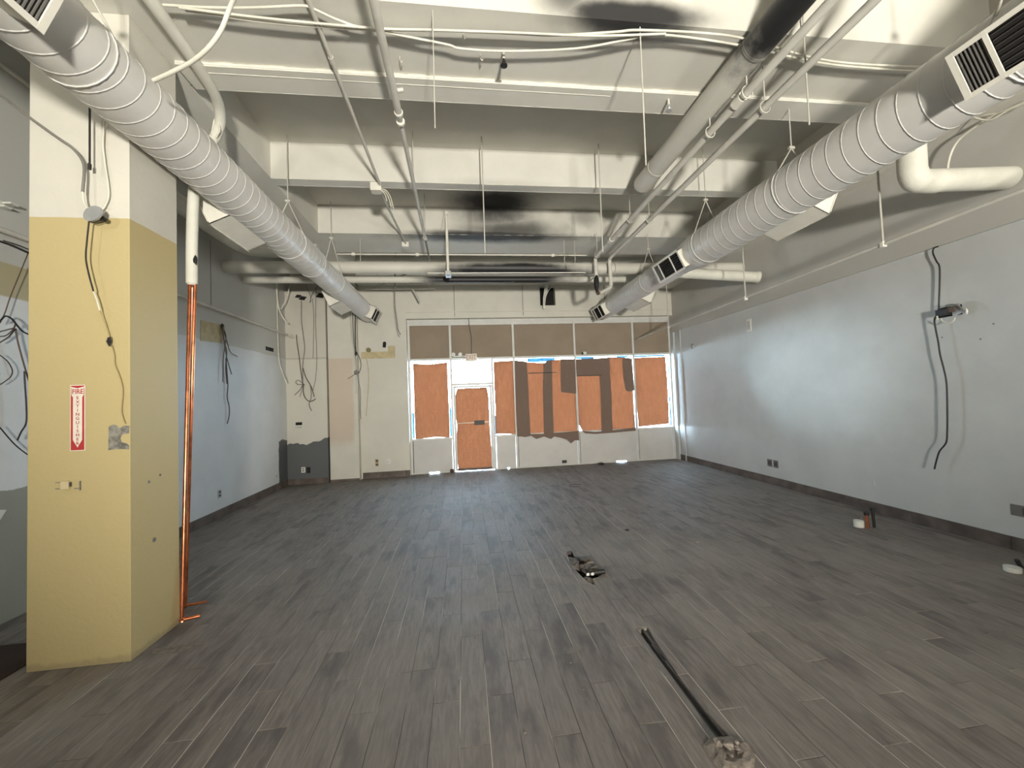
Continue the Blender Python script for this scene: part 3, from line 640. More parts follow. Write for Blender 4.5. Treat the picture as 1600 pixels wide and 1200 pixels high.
for i, (a, b) in enumerate(bays):
    w = thing('window_%d' % (i+1), ((a+b)/2, 9.6, 0.0), kind='structure')
    part('pane', bx(a, b, 9.612, 9.618, 0.83, 2.68), 'glass', w)
    ta, tb_ = tops[i]
    part('transom_panel', bx(ta, tb_, 9.60, 9.62, 2.73, 3.52), 'taupe', w)
    part('knee_panel', bx(a+0.014, b-0.004, 9.585, 9.61, 0.03, 0.785), 'knee', w)
    for f in films[i]: part('film_strip', bx(f[0], f[1], 9.604, 9.606, f[2], f[3]), 'film', w)
w = thing('window_6', (0.22, 9.6, 2.1), kind='structure')
part('pane', bx(-0.249, 0.689, 9.612, 9.618, 2.115, 2.68), 'glass', w)
door = thing('door_1', (0.22, 9.6, 0), kind='structure')
for a, b in ((-0.246, -0.19), (0.63, 0.686)): part('stile', bx(a, b, 9.575, 9.625, 0.018, 2.05, 0.004), 'frame', door)
part('top_rail', bx(-0.19, 0.63, 9.575, 9.625, 2.0, 2.05, 0.004), 'frame', door)
part('bottom_rail', bx(-0.19, 0.63, 9.575, 9.625, 0.018, 0.07, 0.004), 'frame_dark', door)
part('pane', bx(-0.19, 0.63, 9.598, 9.604, 0.07, 2.0), 'glass', door)
pb = part('push_bar', tb([(-0.21, 9.50, 1.155), (0.655, 9.50, 1.165)], 0.013, 10, False), 'bar', door)
part('latch_box', bx(0.235, 0.48, 9.475, 9.525, 1.10, 1.205, 0.006), 'wire_black', pb)
for x in (-0.205, 0.65): part('bar_bracket', bx(x-0.015, x+0.015, 9.50, 9.58, 1.14, 1.18), 'frame', pb)
mesh_thing('door_stop', rock((-0.33, 9.52, 0.045), (0.05, 0.05, 0.045), 4), 'wire_brown', 'dark lump of a door stop at the foot of the door frame', 'door stop')

# paper over the glass
def crumple(pts, y, thick, seed):
    """paper sheet: outline filled with a grid that bulges a little off the glass"""
    bm = bmesh.new(); vs_ = [bm.verts.new((p[0], y, p[2])) for p in pts]; bm.faces.new(vs_)
    zs = [p[2] for p in pts]; xs = [p[0] for p in pts]
    for k in range(1, 12):
        z = min(zs)+(max(zs)-min(zs))*k/12
        bmesh.ops.bisect_plane(bm, geom=bm.verts[:]+bm.edges[:]+bm.faces[:], plane_co=(0, 0, z), plane_no=(0, 0, 1))
    for k in range(1, 8):
        x = min(xs)+(max(xs)-min(xs))*k/8
        bmesh.ops.bisect_plane(bm, geom=bm.verts[:]+bm.edges[:]+bm.faces[:], plane_co=(x, 0, 0), plane_no=(1, 0, 0))
    for v in bm.verts: v.co.y += 0.006*mnoise.noise(Vector((v.co.x*5, v.co.z*2, seed)))
    r = bmesh.ops.extrude_face_region(bm, geom=bm.faces[:])
    bmesh.ops.translate(bm, verts=[e for e in r['geom'] if isinstance(e, bmesh.types.BMVert)], vec=(0, -thick, 0))
    bmesh.ops.recalc_face_normals(bm, faces=bm.faces[:])
    for f in bm.faces: f.smooth = False
    return bm
SHEETS = [('p1', 'orange-brown paper sheet over the window left of the door'), ('pd', 'orange-brown paper sheet covering the glass of the door'),
          ('p2', 'narrow orange-brown paper sheet just right of the door'), ('p3', 'orange-brown paper sheet on the window with the ragged lower edge'),
          ('p4', 'orange-brown paper sheet behind the dark corner-shaped paper strips'), ('p5', 'orange-brown paper sheet on the rightmost window beside the right wall')]
for k, lab in SHEETS: mesh_thing('paper_sheet', crumple(PATHS[k], 9.585 if k != 'pd' else 9.594, 0.0015, len(k)*7), 'kraft', lab, 'paper', 'paper sheets over the storefront glass')
STRIPS = [('o1', 'dark brown vertical paper strip beside the narrow sheet, leftmost dark strip'), ('o2', 'dark brown vertical paper strip, second dark strip from the door'),
          ('o3', 'short dark brown paper patch hanging at the top of the ragged window'), ('o4', 'dark brown horizontal paper strip along the top of the fourth window'),
          ('o5', 'dark brown vertical paper strip below the horizontal dark strip'), ('o6', 'short dark brown paper patch at upper right of the fourth window'),
          ('o7', 'ragged dark brown paper edge hanging over the white knee panel'), ('o8', 'thin dark brown paper band along the sill of the fourth window')]
for i, (k, lab) in enumerate(STRIPS): mesh_thing('paper_strip', crumple(PATHS[k], 9.547-0.0035*(i % 3), 0.0015, i*3), 'kraft_thick', lab, 'paper', 'dark paper strips on the storefront')
mesh_thing('tape_strip', bx(1.60, 2.30, 9.528, 9.530, 2.292, 2.312), 'tape_black', 'thin black tape line across the top of the ragged paper', 'tape')
mesh_thing('tape_strip', bx(2.83, 3.45, 9.528, 9.530, 2.188, 2.205), 'tape_black', 'thin black tape line under the horizontal dark paper strip', 'tape')

# EXIT sign with emergency lamp heads
ex = thing('exit_sign', (0.21, 9.52, 2.63), 'small white EXIT sign with two lamp heads above the door', 'sign')
part('sign_body', bx(0.075, 0.352, 9.48, 9.55, 2.632, 2.815, 0.006), 'sign_white', ex)
bm = text_mesh('EXIT', 0.155); bmesh.ops.scale(bm, vec=(0.78, 1, 1), verts=bm.verts[:]); bmesh.ops.translate(bm, vec=(0.213, 9.4785, 2.724), verts=bm.verts[:])
part('lettering', bm, 'faded_red', ex)
part('arm', tb([(-0.21, 9.53, 2.765), (0.08, 9.53, 2.765)], 0.012, 8, False), 'white_metal', ex)
for x in (-0.19, -0.03):
    lh = part('lamp_head', tb([(x, 9.53, 2.775), (x-0.01, 9.46, 2.79), (x-0.015, 9.43, 2.795)], [0.02, 0.035, 0.05, 0.055], 12, False), 'white_metal', ex)
    part('lens', disc(bmesh.new(), (x-0.015, 9.43, 2.795), 1, -0.004, 0.004) if False else tb([(x-0.015, 9.431, 2.795), (x-0.015, 9.427, 2.795)], 0.045, 12, False), 'galv', lh)

# ------------------------------------------------------------------ outside: pavement
struct('ground_outside', bx(-40, 40, YB+0.13, 60, -0.12, -0.02), 'asphalt')

# ------------------------------------------------------------------ column and what hangs on it
column = mesh_thing('column', bx(-2.953, -2.324, 3.077, 3.55, 0, ZS, 0.004), 'column', 'square column, yellow below and white above, with fire extinguisher sign', 'column')
sg = thing('fire_extinguisher_sign', (-2.647, 3.07, 1.456), 'tall narrow red and white FIRE EXTINGUISHER sign on the yellow column', 'sign')
SX0, SX1, SZ0, SZ1, SY = -2.692, -2.600, 1.456, 1.910, 3.0755
part('backing', bx(SX0, SX1, SY-0.003, SY, SZ0, SZ1), 'sign_white', sg)
yy = SY-0.0032
def flat(poly, mat, nm): part(nm, slab([(x, yy, z) for x, z in poly], 1, -0.0008), mat, sg)
b = 0.005; sxm = (SX0+SX1)/2
flat([(SX0+b, SZ1-b), (SX1-b, SZ1-b), (SX1-b, SZ1-b-0.007), (sxm, SZ1-b-0.018), (SX0+b, SZ1-b-0.007)], 'red', 'top_band')
flat([(SX0+b, SZ0+b), (SX0+b, SZ1-0.02), (SX0+b+0.003, SZ1-0.02), (SX0+b+0.003, SZ1-0.07), (SX0+b+0.012, SZ1-0.085), (SX0+b+0.012, SZ0+0.075), (sxm, SZ0+0.022), (SX1-b-0.012, SZ0+0.075), (SX1-b-0.012, SZ1-0.085), (SX1-b-0.003, SZ1-0.07), (SX1-b-0.003, SZ1-0.02), (SX1-b, SZ1-0.02), (SX1-b, SZ0+b)], 'red', 'arrow_border')
def letter(body, size, x, z, sx=1.0):
    bm = text_mesh(body, size); bmesh.ops.scale(bm, vec=(sx, 1, 1), verts=bm.verts[:]); bmesh.ops.translate(bm, vec=(x, yy-0.0003, z), verts=bm.verts[:])
    part('lettering', bm, 'red', sg)
letter('FIRE', 0.046, sxm, SZ1-0.047, 0.82)
for i, ch in enumerate('EXTINGUISHER'): letter(ch, 0.029, sxm, SZ1-0.090-0.0285*i, 1.1)
mesh_thing('plaster_scrape', slab([(-2.459, 3.0745, 1.45), (-2.4, 3.0745, 1.455), (-2.33, 3.0745, 1.45), (-2.328, 3.0745, 1.475), (-2.345, 3.0745, 1.49), (-2.375, 3.0745, 1.50), (-2.385, 3.0745, 1.53), (-2.372, 3.0745, 1.556), (-2.33, 3.0745, 1.56), (-2.326, 3.0745, 1.612), (-2.36, 3.0745, 1.616), (-2.39, 3.0745, 1.598), (-2.405, 3.0745, 1.618), (-2.43, 3.0745, 1.627), (-2.456, 3.0745, 1.612)], 1, 0.0023), 'scrape', 'ragged grey patch of scraped plaster at the column edge', 'plaster patch')
ob = thing('outlet_remains', (-2.70, 3.07, 1.19), 'torn outlet box with bent metal ears low on the yellow column', 'outlet')
part('box_rim', bx(-2.74, -2.69, 3.058, 3.076, 1.20, 1.255, 0.003), 'tan_strip', ob)
for z in (1.205, 1.247): part('ear', bx(-2.778, -2.745, 3.070, 3.076, z-0.003, z+0.003), 'wire_grey', ob)
part('ear', bx(-2.632, -2.627, 3.068, 3.076, 1.185, 1.25), 'wire_grey', ob)
part('ear', bx(-2.665, -2.627, 3.070, 3.076, 1.197, 1.203), 'wire_grey', ob)
part('ear', bx(-2.69, -2.683, 3.062, 3.076, 1.215, 1.245), 'frame_dark', ob)
for x, y, z, r, lab in ((-2.3245, 3.24, 1.19, 0.012, 'dark anchor hole on the column side, nearer of the upper pair'), (-2.3245, 3.35, 1.22, 0.010, 'dark anchor hole on the column side, farther of the upper pair'), (-2.3245, 3.29, 0.75, 0.018, 'scuffed dark hole low on the column side')):
    mesh_thing('anchor_hole', disc(bmesh.new(), (x, y, z), 0, 0.003, r, 10) if False else tb([(x, y, z), (x+0.002, y, z)], r, 9, False), 'scrape', lab, 'hole')
dc = thing('junction_cover', (-2.49, 3.0, 3.03), 'round grey box cover dangling by wires on the column', 'box cover')
bm = bmesh.new(); cvr = tube(bm, [(-2.492, 2.992, 3.085), (-2.488, 3.004, 3.083)], 0.085, 20, False)
bmesh.ops.rotate(bm, verts=bm.verts[:], cent=(-2.49, 3.0, 3.084), matrix=Matrix.Rotation(math.radians(-24), 3, 'Y')); bmesh.ops.scale(bm, verts=bm.verts[:], vec=(1, 1, 0.62), space=Matrix.Translation((2.49, -3.0, -3.084)))
part('cover', bm, 'galv', dc)
part('hub', tb([(-2.435, 3.0, 3.055), (-2.432, 3.02, 3.05)], 0.016, 10, False), 'wire_black', dc)
part('lead', tb([(-2.515, 3.0, 3.03), (-2.48, 3.0, 3.025), (-2.44, 3.0, 3.04)], 0.0025, 6), 'wire_black', dc)
def wire(name, key, r, mat, label, group=None, cat='cable', seg=7): 
    pts = PATHS[key] if isinstance(key, str) else key
    return mesh_thing(name, tb(pts, r, seg), mat, label, cat, group)
wire('cable', 'co_conduit', 0.009, 'wire_grey', 'thick grey cable swooping from the left edge to the column')
wire('cable', PATHS['co_conduit2'], 0.007, 'wire_white', 'short pale lead entering the round cover from above')
wire('cable', 'co_up', 0.006, 'wire_white', 'white wire rising from the round cover up the column')
st = thing('hanging_stub', (-2.512, 3.0, 3.39), 'black wire stub hanging straight down in front of the white column top', 'cable')
part('wire', tb(PATHS['co_stub'], 0.006, 7, False), 'wire_black', st); part('end_cap', tb([(-2.512, 3.0, 3.435), (-2.512, 3.0, 3.395)], 0.010, 8, False), 'wire_black', st)
cw = thing('spliced_cable', (-2.40, 3.05, 1.63), 'black cable with white splice and black plug running down the yellow column', 'cable')
part('black_wire', tb(PATHS['co_blk'], 0.005, 7), 'wire_black', cw); part('splice', tb(PATHS['co_wht'], 0.005, 7), 'wire_white', cw)
part('tan_wire', tb(PATHS['co_tan'], 0.0035, 6), 'wire_tan', cw); part('plug', rock((-2.432, 3.05, 2.205), (0.013, 0.013, 0.033), 9), 'wire_black', cw)
part('tan_wire', tb(PATHS['co_tan2'], 0.0032, 6), 'wire_tan', cw)

# copper risers beside the column
cp = thing('copper_riser', (-2.30, 3.53, 0), 'bright copper pipe standing against the column corner, nearer of two', 'pipe')
part('pipe', tb([(-2.300, 3.535, 0.03), (-2.385, 3.8, 2.88)], 0.014, 12, False), 'copper', cp)
part('foot_stub', tb([(-2.300, 3.535, 0.03), (-2.19, 3.575, 0.03)], 0.014, 12, False), 'copper', cp)
part('elbow', rock((-2.300, 3.535, 0.03), (0.019, 0.019, 0.019), 2), 'copper', cp)
cp = thing('copper_riser', (-2.44, 3.78, 0), 'bright copper pipe just behind the nearer riser at the column', 'pipe')
part('pipe', tb([(-2.435, 3.783, 0.03), (-2.345, 3.805, 2.88)], 0.014, 12, False), 'copper', cp)
part('foot_stub', tb([(-2.435, 3.783, 0.03), (-2.285, 3.82, 0.03)], 0.011, 12, False), 'copper', cp)
part('elbow', rock((-2.435, 3.783, 0.03), (0.018, 0.018, 0.018), 5), 'copper', cp)
wire('conduit', [(-2.405, 3.74, 0.55), (-2.365, 3.80, 2.8)], 0.006, 'wire_white', 'thin pale line between the two copper risers', None, 'pipe')
mesh_thing('pipe_strap', tb([(-2.33, 3.57, 0.50), (-2.335, 3.60, 0.52), (-2.40, 3.70, 0.54)], 0.006, 6), 'copper', 'small copper strap tying the risers near the floor', 'strap')
ir = thing('insulated_riser', (-2.37, 3.8, 2.84), 'white insulated pipe above the copper risers, bending along the ceiling', 'pipe')
part('insulation', tb([(-2.370, 3.80, 2.83), (-2.366, 3.80, 3.2), (-2.352, 3.81, 3.67), (-2.335, 3.88, 4.05), (-2.25, 3.97, 4.32), (-2.15, 3.85, 4.46), (-2.06, 3.5, 4.485), (-2.0, 2.6, 4.485), (-1.98, 1.0, 4.485), (-1.98, -2.0, 4.485)], 0.044, 14), 'insulation', ir)
part('hanger_tie', tb([(-2.23, 3.93, 4.26), (-2.18, 3.90, 4.33), (-2.22, 3.9, 4.43), (-2.27, 3.93, 4.3)], 0.006, 6), 'wire_white', ir)
part('torn_patch', rock((-2.325, 3.775, 3.04), (0.014, 0.014, 0.045), 6), 'wire_black', ir)
part('collar', tb([(-2.370, 3.80, 2.82), (-2.370, 3.80, 2.86)], 0.034, 14, False), 'wire_white', ir)

# far left, beyond the column
mesh_thing('floor_mat', slab([(-3.04, 1.6, 0.002), (-3.04, 3.46, 0.002), (-3.84, 3.46, 0.002), (-3.84, 1.6, 0.002)], 2, 0.008), 'mat', 'dark brown mat on the floor left of the column', 'mat')
fl = thing('wire_tangle', (-3.79, 3.85, 1.37), 'tangle of loose dark wires on the wall left of the column', 'cables')
for k, m_, r in (('fl_c', 'wire_brown', 0.004), ('fl_d', 'wire_black', 0.007), ('fl_e', 'wire_brown', 0.005), ('fl_f', 'wire_brown', 0.006), ('fl_g', 'wire_black', 0.004), ('fl_h', 'wire_black', 0.006), ('fl_i', 'wire_black', 0.005)): part('wire', tb(PATHS[k], r, 6), m_, fl)
wire('cable', 'fl_a', 0.009, 'wire_black', 'black cable running to the back of the column at the left edge, lower of two')
wire('cable', 'fl_b', 0.005, 'wire_black', 'thin black cable running to the back of the column, upper of two')
wire('conduit', [(-3.8, 2.6, 4.70), (-3.8, 3.73, 4.70), (-3.8, 4.6, 4.66)], 0.02, 'pipe', 'pale conduit high on the left wall beyond the column', None, 'pipe')
bk = thing('wall_bracket', (-3.82, 3.79, 3.48), 'small white bent bracket on the wall at the left edge', 'bracket')
part('plate', bx(-3.857, -3.845, 3.72, 3.82, 3.49, 3.55, 0.003), 'plate_white', bk); part('prong', bx(-3.85, -3.78, 3.80, 3.86, 3.53, 3.545), 'plate_white', bk); part('prong', bx(-3.85, -3.79, 3.76, 3.82, 3.485, 3.50), 'plate_white', bk)
mesh_thing('drywall_scrap', slab([(-3.856, 3.5, 0.75), (-3.856, 3.76, 0.778), (-3.856, 3.80, 0.85), (-3.856, 3.85, 0.93), (-3.856, 3.70, 0.97), (-3.856, 3.5, 0.96)], 0, 0.012), 'plate_white', 'torn white drywall flap low on the wall left of the column', 'drywall')
# ------------------------------------------------------------------ spiral ducts
def spiral(bm, x, z, y0, y1, r, pitch=0.125, seg=30, t=0.0055):
    n = int((y1-y0)/pitch*seg); prev = None
    for i in range(n+1):
        a = 2*math.pi*i/seg; y = y0+pitch*i/seg; c, s = math.cos(a), math.sin(a)
        ring = [bm.verts.new((x+c*q, y+d, z+s*q)) for q, d in ((r-0.001, -t), (r+0.0048, 0), (r-0.001, t))]
        if prev:
            for j in range(2):
                f = bm.faces.new((prev[j], ring[j], ring[j+1], prev[j+1])); f.smooth = True
        prev = ring
    return bm
def diffuser(duct, x, z, r, y0, y1, phi, label, dark='dark_void', w=0.28, proud=0.085, sections=((0.03, 0.30, 'd'), (0.33, 0.76, 'd'), (0.79, 0.97, 'v'))):
    """box set into the side of a round duct, with a framed three-part grille; phi points its face"""
    a = math.radians(phi); nv = Vector((math.cos(a), 0, math.sin(a))); tv = Vector((-math.sin(a), 0, math.cos(a)))
    O = Vector((x, 0, z)); yc = (y0+y1)/2; d0, d1 = r*0.55, r+proud
    def P(s, q, y): return O+nv*s+tv*q+Vector((0, y, 0))
    def blk(s0, s1, q0, q1, ya, yb):
        bm = bmesh.new(); v = [bm.verts.new(P(s, q, y)) for s in (s0, s1) for q in (q0, q1) for y in (ya, yb)]
        for f in ((0,1,3,2),(4,6,7,5),(0,4,5,1),(2,3,7,6),(0,2,6,4),(1,5,7,3)): bm.faces.new([v[i] for i in f])
        bmesh.ops.recalc_face_normals(bm, faces=bm.faces[:]); return bm
    h = w/2; e = 0.018; L = y1-y0
    bm = bmesh.new()
    for q0, q1, ya, yb in ((-h, -h+0.008, y0, y1), (h-0.008, h, y0, y1), (-h, h, y0, y0+0.008), (-h, h, y1-0.008, y1)):
        b2 = blk(d0, d1, q0, q1, ya, yb); me = bpy.data.meshes.new('t'); b2.to_mesh(me); b2.free(); bm.from_mesh(me); bpy.data.meshes.remove(me)
    t = part('diffuser', bm, 'white_metal', duct, label)
    part('cavity', blk(d0, d1-0.05, -h+0.008, h-0.008, y0+0.008, y1-0.008), 'dark_void', t)
    bm = bmesh.new()
    cuts_ = [y0-0.012] + [y0+L*s for sec in sections for s in sec[:2]] + [y1+0.012]
    for i in range(0, len(cuts_), 2):
        b2 = blk(d1-0.002, d1+0.006, -h-0.012, h+0.012, cuts_[i], cuts_[i+1]); me = bpy.data.meshes.new('t'); b2.to_mesh(me); b2.free(); bm.from_mesh(me); bpy.data.meshes.remove(me)
    for q0, q1 in ((-h-0.012, -h+e), (h-e, h+0.012)):
        b2 = blk(d1-0.002, d1+0.0055, q0, q1, y0-0.012, y1+0.012); me = bpy.data.meshes.new('t'); b2.to_mesh(me); b2.free(); bm.from_mesh(me); bpy.data.meshes.remove(me)
    part('grille_frame', bm, 'white_metal', t)
    for s0, s1, kind in sections:
        ya, yb = y0+L*s0, y0+L*s1; nn = 7
        for i in range(nn):
            if kind == 'v':
                yq = ya+(yb-ya)*(i+0.5)/nn; part('louver', blk(d1-0.03, d1-0.002, -h+e, h-e, yq-0.003, yq+0.003), 'grey_louver', t)
            else:
                q = -h+e+(2*h-2*e)*(i+0.5)/nn; part('louver', blk(d1-0.035, d1-0.012, q-0.002, q+0.002, ya, yb), 'frame_dark', t)
    return t
LX, LZ, RX, RZ = -2.076, 3.73, 3.43, 3.73
dl = du = thing('spiral_duct', (LX, 3.0, LZ-0.203), 'round grey spiral duct running past the column on the left', 'duct')
part('large_section', tb([(LX, -3.5, LZ), (LX, 5.85, LZ)], 0.203, 48, False), 'duct', du)
part('small_section', tb([(LX, 5.80, LZ), (LX, 9.15, LZ)], 0.186, 48, False), 'duct', du)
part('collar', tb([(LX, 5.80, LZ), (LX, 5.87, LZ)], 0.208, 48, False), 'duct', du)
part('spiral_seam', spiral(bmesh.new(), LX, LZ, -3.4, 5.8, 0.203), 'duct_seam', du)
part('spiral_seam', spiral(bmesh.new(), LX, LZ, 5.9, 9.1, 0.186), 'duct_seam', du)
dr = du = thing('spiral_duct', (RX, 3.0, RZ-0.25), 'round grey spiral duct running along the right side', 'duct')
part('large_section', tb([(RX, -3.5, RZ), (RX, 5.2, RZ)], 0.25, 48, False), 'duct', du)
part('taper', tb([(RX, 5.2, RZ), (RX, 5.55, RZ)], [0.25, 0.205], 48, False), 'duct', du)
part('small_section', tb([(RX, 5.5, RZ), (RX, 9.1, RZ)], 0.200, 48, False), 'duct', du)
part('spiral_seam', spiral(bmesh.new(), RX, RZ, -3.4, 5.15, 0.25, 0.14), 'duct_seam', du)
part('spiral_seam', spiral(bmesh.new(), RX, RZ, 5.6, 9.05, 0.200, 0.14, t=0.004), 'duct_seam', du)
diffuser(dl, LX, LZ, 0.203, 3.95, 4.62, 205, 'white diffuser box under the left duct just past the column', w=0.32, proud=0.125)
diffuser(dl, LX, LZ, 0.186, 7.25, 7.95, 205, 'white diffuser box on the wall side of the left duct near its end', w=0.32, proud=0.125)
diffuser(dl, LX, LZ, 0.186, 8.55, 9.15, -25, 'white diffuser at the far end of the left duct facing the room')
diffuser(dl, LX, LZ, 0.203, 1.30, 2.00, -25, 'white louvered diffuser on the left duct at the top left corner')
diffuser(dr, RX, RZ, 0.25, 1.28, 2.02, 205, 'large white diffuser with dark grilles on the right duct, nearest one')
diffuser(dr, RX, RZ, 0.205, 5.25, 5.98, 205, 'white diffuser with black grille midway along the right duct')
diffuser(dr, RX, RZ, 0.200, 8.45, 9.10, 205, 'white diffuser at the far end of the right duct')
diffuser(dr, RX, RZ, 0.25, 3.47, 4.14, -25, 'white diffuser box under the right duct facing the right wall, nearer one', w=0.32, proud=0.125)
diffuser(dr, RX, RZ, 0.200, 7.2, 7.95, -25, 'white diffuser box under the right duct facing the right wall, farther one', w=0.32, proud=0.125)

def duct_hanger(x, z, r, y, zn, ztop, label):
    t = thing('duct_hanger', (x, y, z), label, 'hanger', 'duct hangers')
    part('rod', tb([(x, y, zn), (x, y, ztop)], 0.006, 8, False), 'rod', t)
    part('clamp', bx(x-0.03, x+0.03, y-0.015, y+0.015, zn-0.015, zn+0.015, 0.004), 'rod', t)
    for s in (-1, 1): part('strap', tb([(x, y, zn), (x+s*r*0.86, y+0.02*s, z+r*0.5)], 0.007, 6, False), 'rod', t)
    ring = [(x+math.cos(q)*(r+0.004), y, z+math.sin(q)*(r+0.004)) for q in [math.pi*i/24*2 for i in range(25)]]
    part('band', tb(ring, 0.005, 5, False), 'duct', t)
duct_hanger(LX, LZ, 0.203, 5.09, 4.25, ZC, 'V-shaped hanger on the left duct between the second and third beams')
duct_hanger(LX, LZ, 0.186, 6.72, 4.46, ZC, 'V-shaped hanger on the left duct in front of the third beam')
duct_hanger(LX, LZ, 0.203, 2.4, 4.2, ZC, 'duct hanger on the left duct near the camera')
duct_hanger(RX, RZ, 0.25, 3.57, 4.16, ZS-0.03, 'V-shaped hanger on the right duct under the first beam')
duct_hanger(RX, RZ, 0.25, 5.0, 4.35, ZC, 'V-shaped hanger on the right duct just before its narrow part')
duct_hanger(RX, RZ, 0.2, 6.72, 4.32, ZS, 'V-shaped hanger on the right duct under the third beam')
duct_hanger(RX, RZ, 0.2, 8.5, 4.13, ZC, 'V-shaped hanger at the far end of the right duct')
duct_hanger(RX, RZ, 0.25, 1.9, 4.3, ZC, 'duct hanger behind the large right diffuser')

# ------------------------------------------------------------------ pipes under the ceiling
t = thing('conduit', (-0.985, 2.0, 4.53), 'slim conduit with junction box running to the storefront, left of two', 'pipe')
part('tube', tb([(-0.985, -3.5, 4.555), (-0.985, 5.2, 4.545)], 0.017, 10, False), 'pipe', t)
part('tube', tb([(-1.02, 5.3, 4.545), (-0.93, 7.15, 4.545)], 0.017, 10, False), 'pipe', t)
jb = part('junction_box', bx(-1.11, -0.97, 5.19, 5.31, 4.475, 4.585, 0.004), 'white_metal', t)
for k, pp in enumerate(([(-0.97, 5.2, 4.50), (-0.905, 5.2, 4.47), (-0.858, 5.2, 4.39), (-0.836, 5.2, 4.30), (-0.822, 5.2, 4.236)], [(-0.97, 5.22, 4.49), (-0.91, 5.2, 4.44), (-0.875, 5.2, 4.36), (-0.85, 5.2, 4.25)], [(-0.98, 5.2, 4.48), (-0.925, 5.2, 4.42), (-0.905, 5.2, 4.33)])):
    part('pigtail', tb(pp, 0.006, 6), 'wire_white', jb)
for y in (1.5, 3.3): part('coupling', tb([(-0.985, y-0.03, 4.55), (-0.985, y+0.03, 4.55)], 0.023, 10, False), 'pipe', t)
part('end_box', bx(-1.0, -0.88, 7.12, 7.24, 4.49, 4.575, 0.004), 'white_metal', t)
t = thing('sprinkler_branch', (-0.51, 2.0, 4.31), 'painted sprinkler pipe with a ring coupling running to the storefront, right of two', 'pipe')
part('tube', tb([(-0.50, -3.5, 4.35), (-0.50, 3.66, 4.35)], 0.031, 14, False), 'pipe', t)
part('tube', tb([(-0.50, 3.66, 4.35), (-0.53, 6.4, 4.35)], 0.023, 12, False), 'pipe', t)
part('tube', tb([(-0.53, 6.4, 4.35), (-0.54, 7.4, 4.34)], 0.016, 10, False), 'wire_grey', t)
for y in (3.60, 3.72): part('ring', tb([(-0.50, y-0.012, 4.35), (-0.50, y+0.012, 4.35)], 0.040, 14, False), 'white_metal', t)
part('drain_plug', tb([(-0.47, 3.35, 4.36), (-0.42, 3.35, 4.37)], 0.018, 10, False), 'pipe', t)
part('tee', rock((-0.53, 6.4, 4.345), (0.036, 0.045, 0.036), 3), 'pipe', t)
for y in (4.9, 6.4): part('hanger_rod', tb([(-0.52, y, 4.35), (-0.52, y, ZC if y < 5.2 else ZC)], 0.005, 6, False), 'rod', t)
t = thing('large_pipe', (2.43, 2.0, 4.335), 'thick ceiling pipe, charred black at its near end, ending before the second beam', 'pipe')
part('pipe_body', tb([(2.433, -3.5, 4.45), (2.433, 4.83, 4.45)], 0.115, 32, False), 'soot_pipe', t)
for y in (2.80, 4.45): part('joint_band', tb([(2.433, y-0.012, 4.45), (2.433, y+0.012, 4.45)], 0.119, 32, False), 'soot_pipe', t)
part('end_collar', tb([(2.433, 4.78, 4.45), (2.433, 4.86, 4.45)], 0.105, 32, False), 'pipe', t)
for y in (0.8, 3.2): part('hanger_rod', tb([(2.433, y, 4.56), (2.433, y, ZS)], 0.006, 6, False), 'rod', t)
mains = thing('sprinkler_mains', (2.6, 2.0, 3.55), 'pair of sprinkler mains that bend down and join at a rusty valve', 'pipes')
def main_pipe(t, x, z, yend, zlow, r, rods, coup):
    tbm = part('main', tb([(x, -3.5, z), (x, yend-0.06, z), (x, yend-0.015, z-0.015), (x, yend, z-0.06), (x+0.01, yend, zlow)], r, 14, False), 'pipe', t)
    for y in rods:
        part('hanger_rod', tb([(x, y, z+r), (x, y, ZS)], 0.006, 6, False), 'rod', tbm)
        ring = [(x+math.cos(q)*(r+0.014), y, z+math.sin(q)*(r+0.02)) for q in [math.pi*i/12 for i in range(25)]]
        part('clevis', tb(ring, 0.006, 5, False), 'rod', tbm)
    for y in coup: part('coupling', tb([(x, y-0.05, z), (x, y+0.05, z)], r*1.35, 14, False), 'white_metal', tbm)
main_pipe(mains, 2.457, 4.20, 6.82, 3.585, 0.033, (2.95, 3.45, 5.3, 6.9-0.2), (3.05, 6.05))
main_pipe(mains, 2.747, 4.20, 6.88, 3.70, 0.033, (3.1, 5.3), ())
v = part('rusty_valve', rock((2.447, 6.79, 3.70), (0.045, 0.05, 0.16), 14), 'wire_black', mains)
part('valve_handle', tb([(2.33, 6.75, 3.75), (2.37, 6.73, 3.79), (2.43, 6.75, 3.76)], 0.008, 6), 'wire_black', v)
part('end_plug', tb([(2.467, 6.82, 3.565), (2.467, 6.78, 3.525)], 0.035, 10, False), 'wire_brown', mains)
part('cross_arm', tb([(2.757, 6.88, 3.72), (2.73, 6.86, 3.65), (2.50, 6.78, 3.53)], 0.03, 12, False), 'pipe', mains)
mesh_thing('thin_conduit', tb([(2.66, -3.5, 4.42), (2.66, 3.2, 4.42), (2.64, 6.9, 4.38)], 0.014, 8, False), 'pipe', 'thin conduit squeezed between the thick pipe and the sprinkler mains', 'pipe')

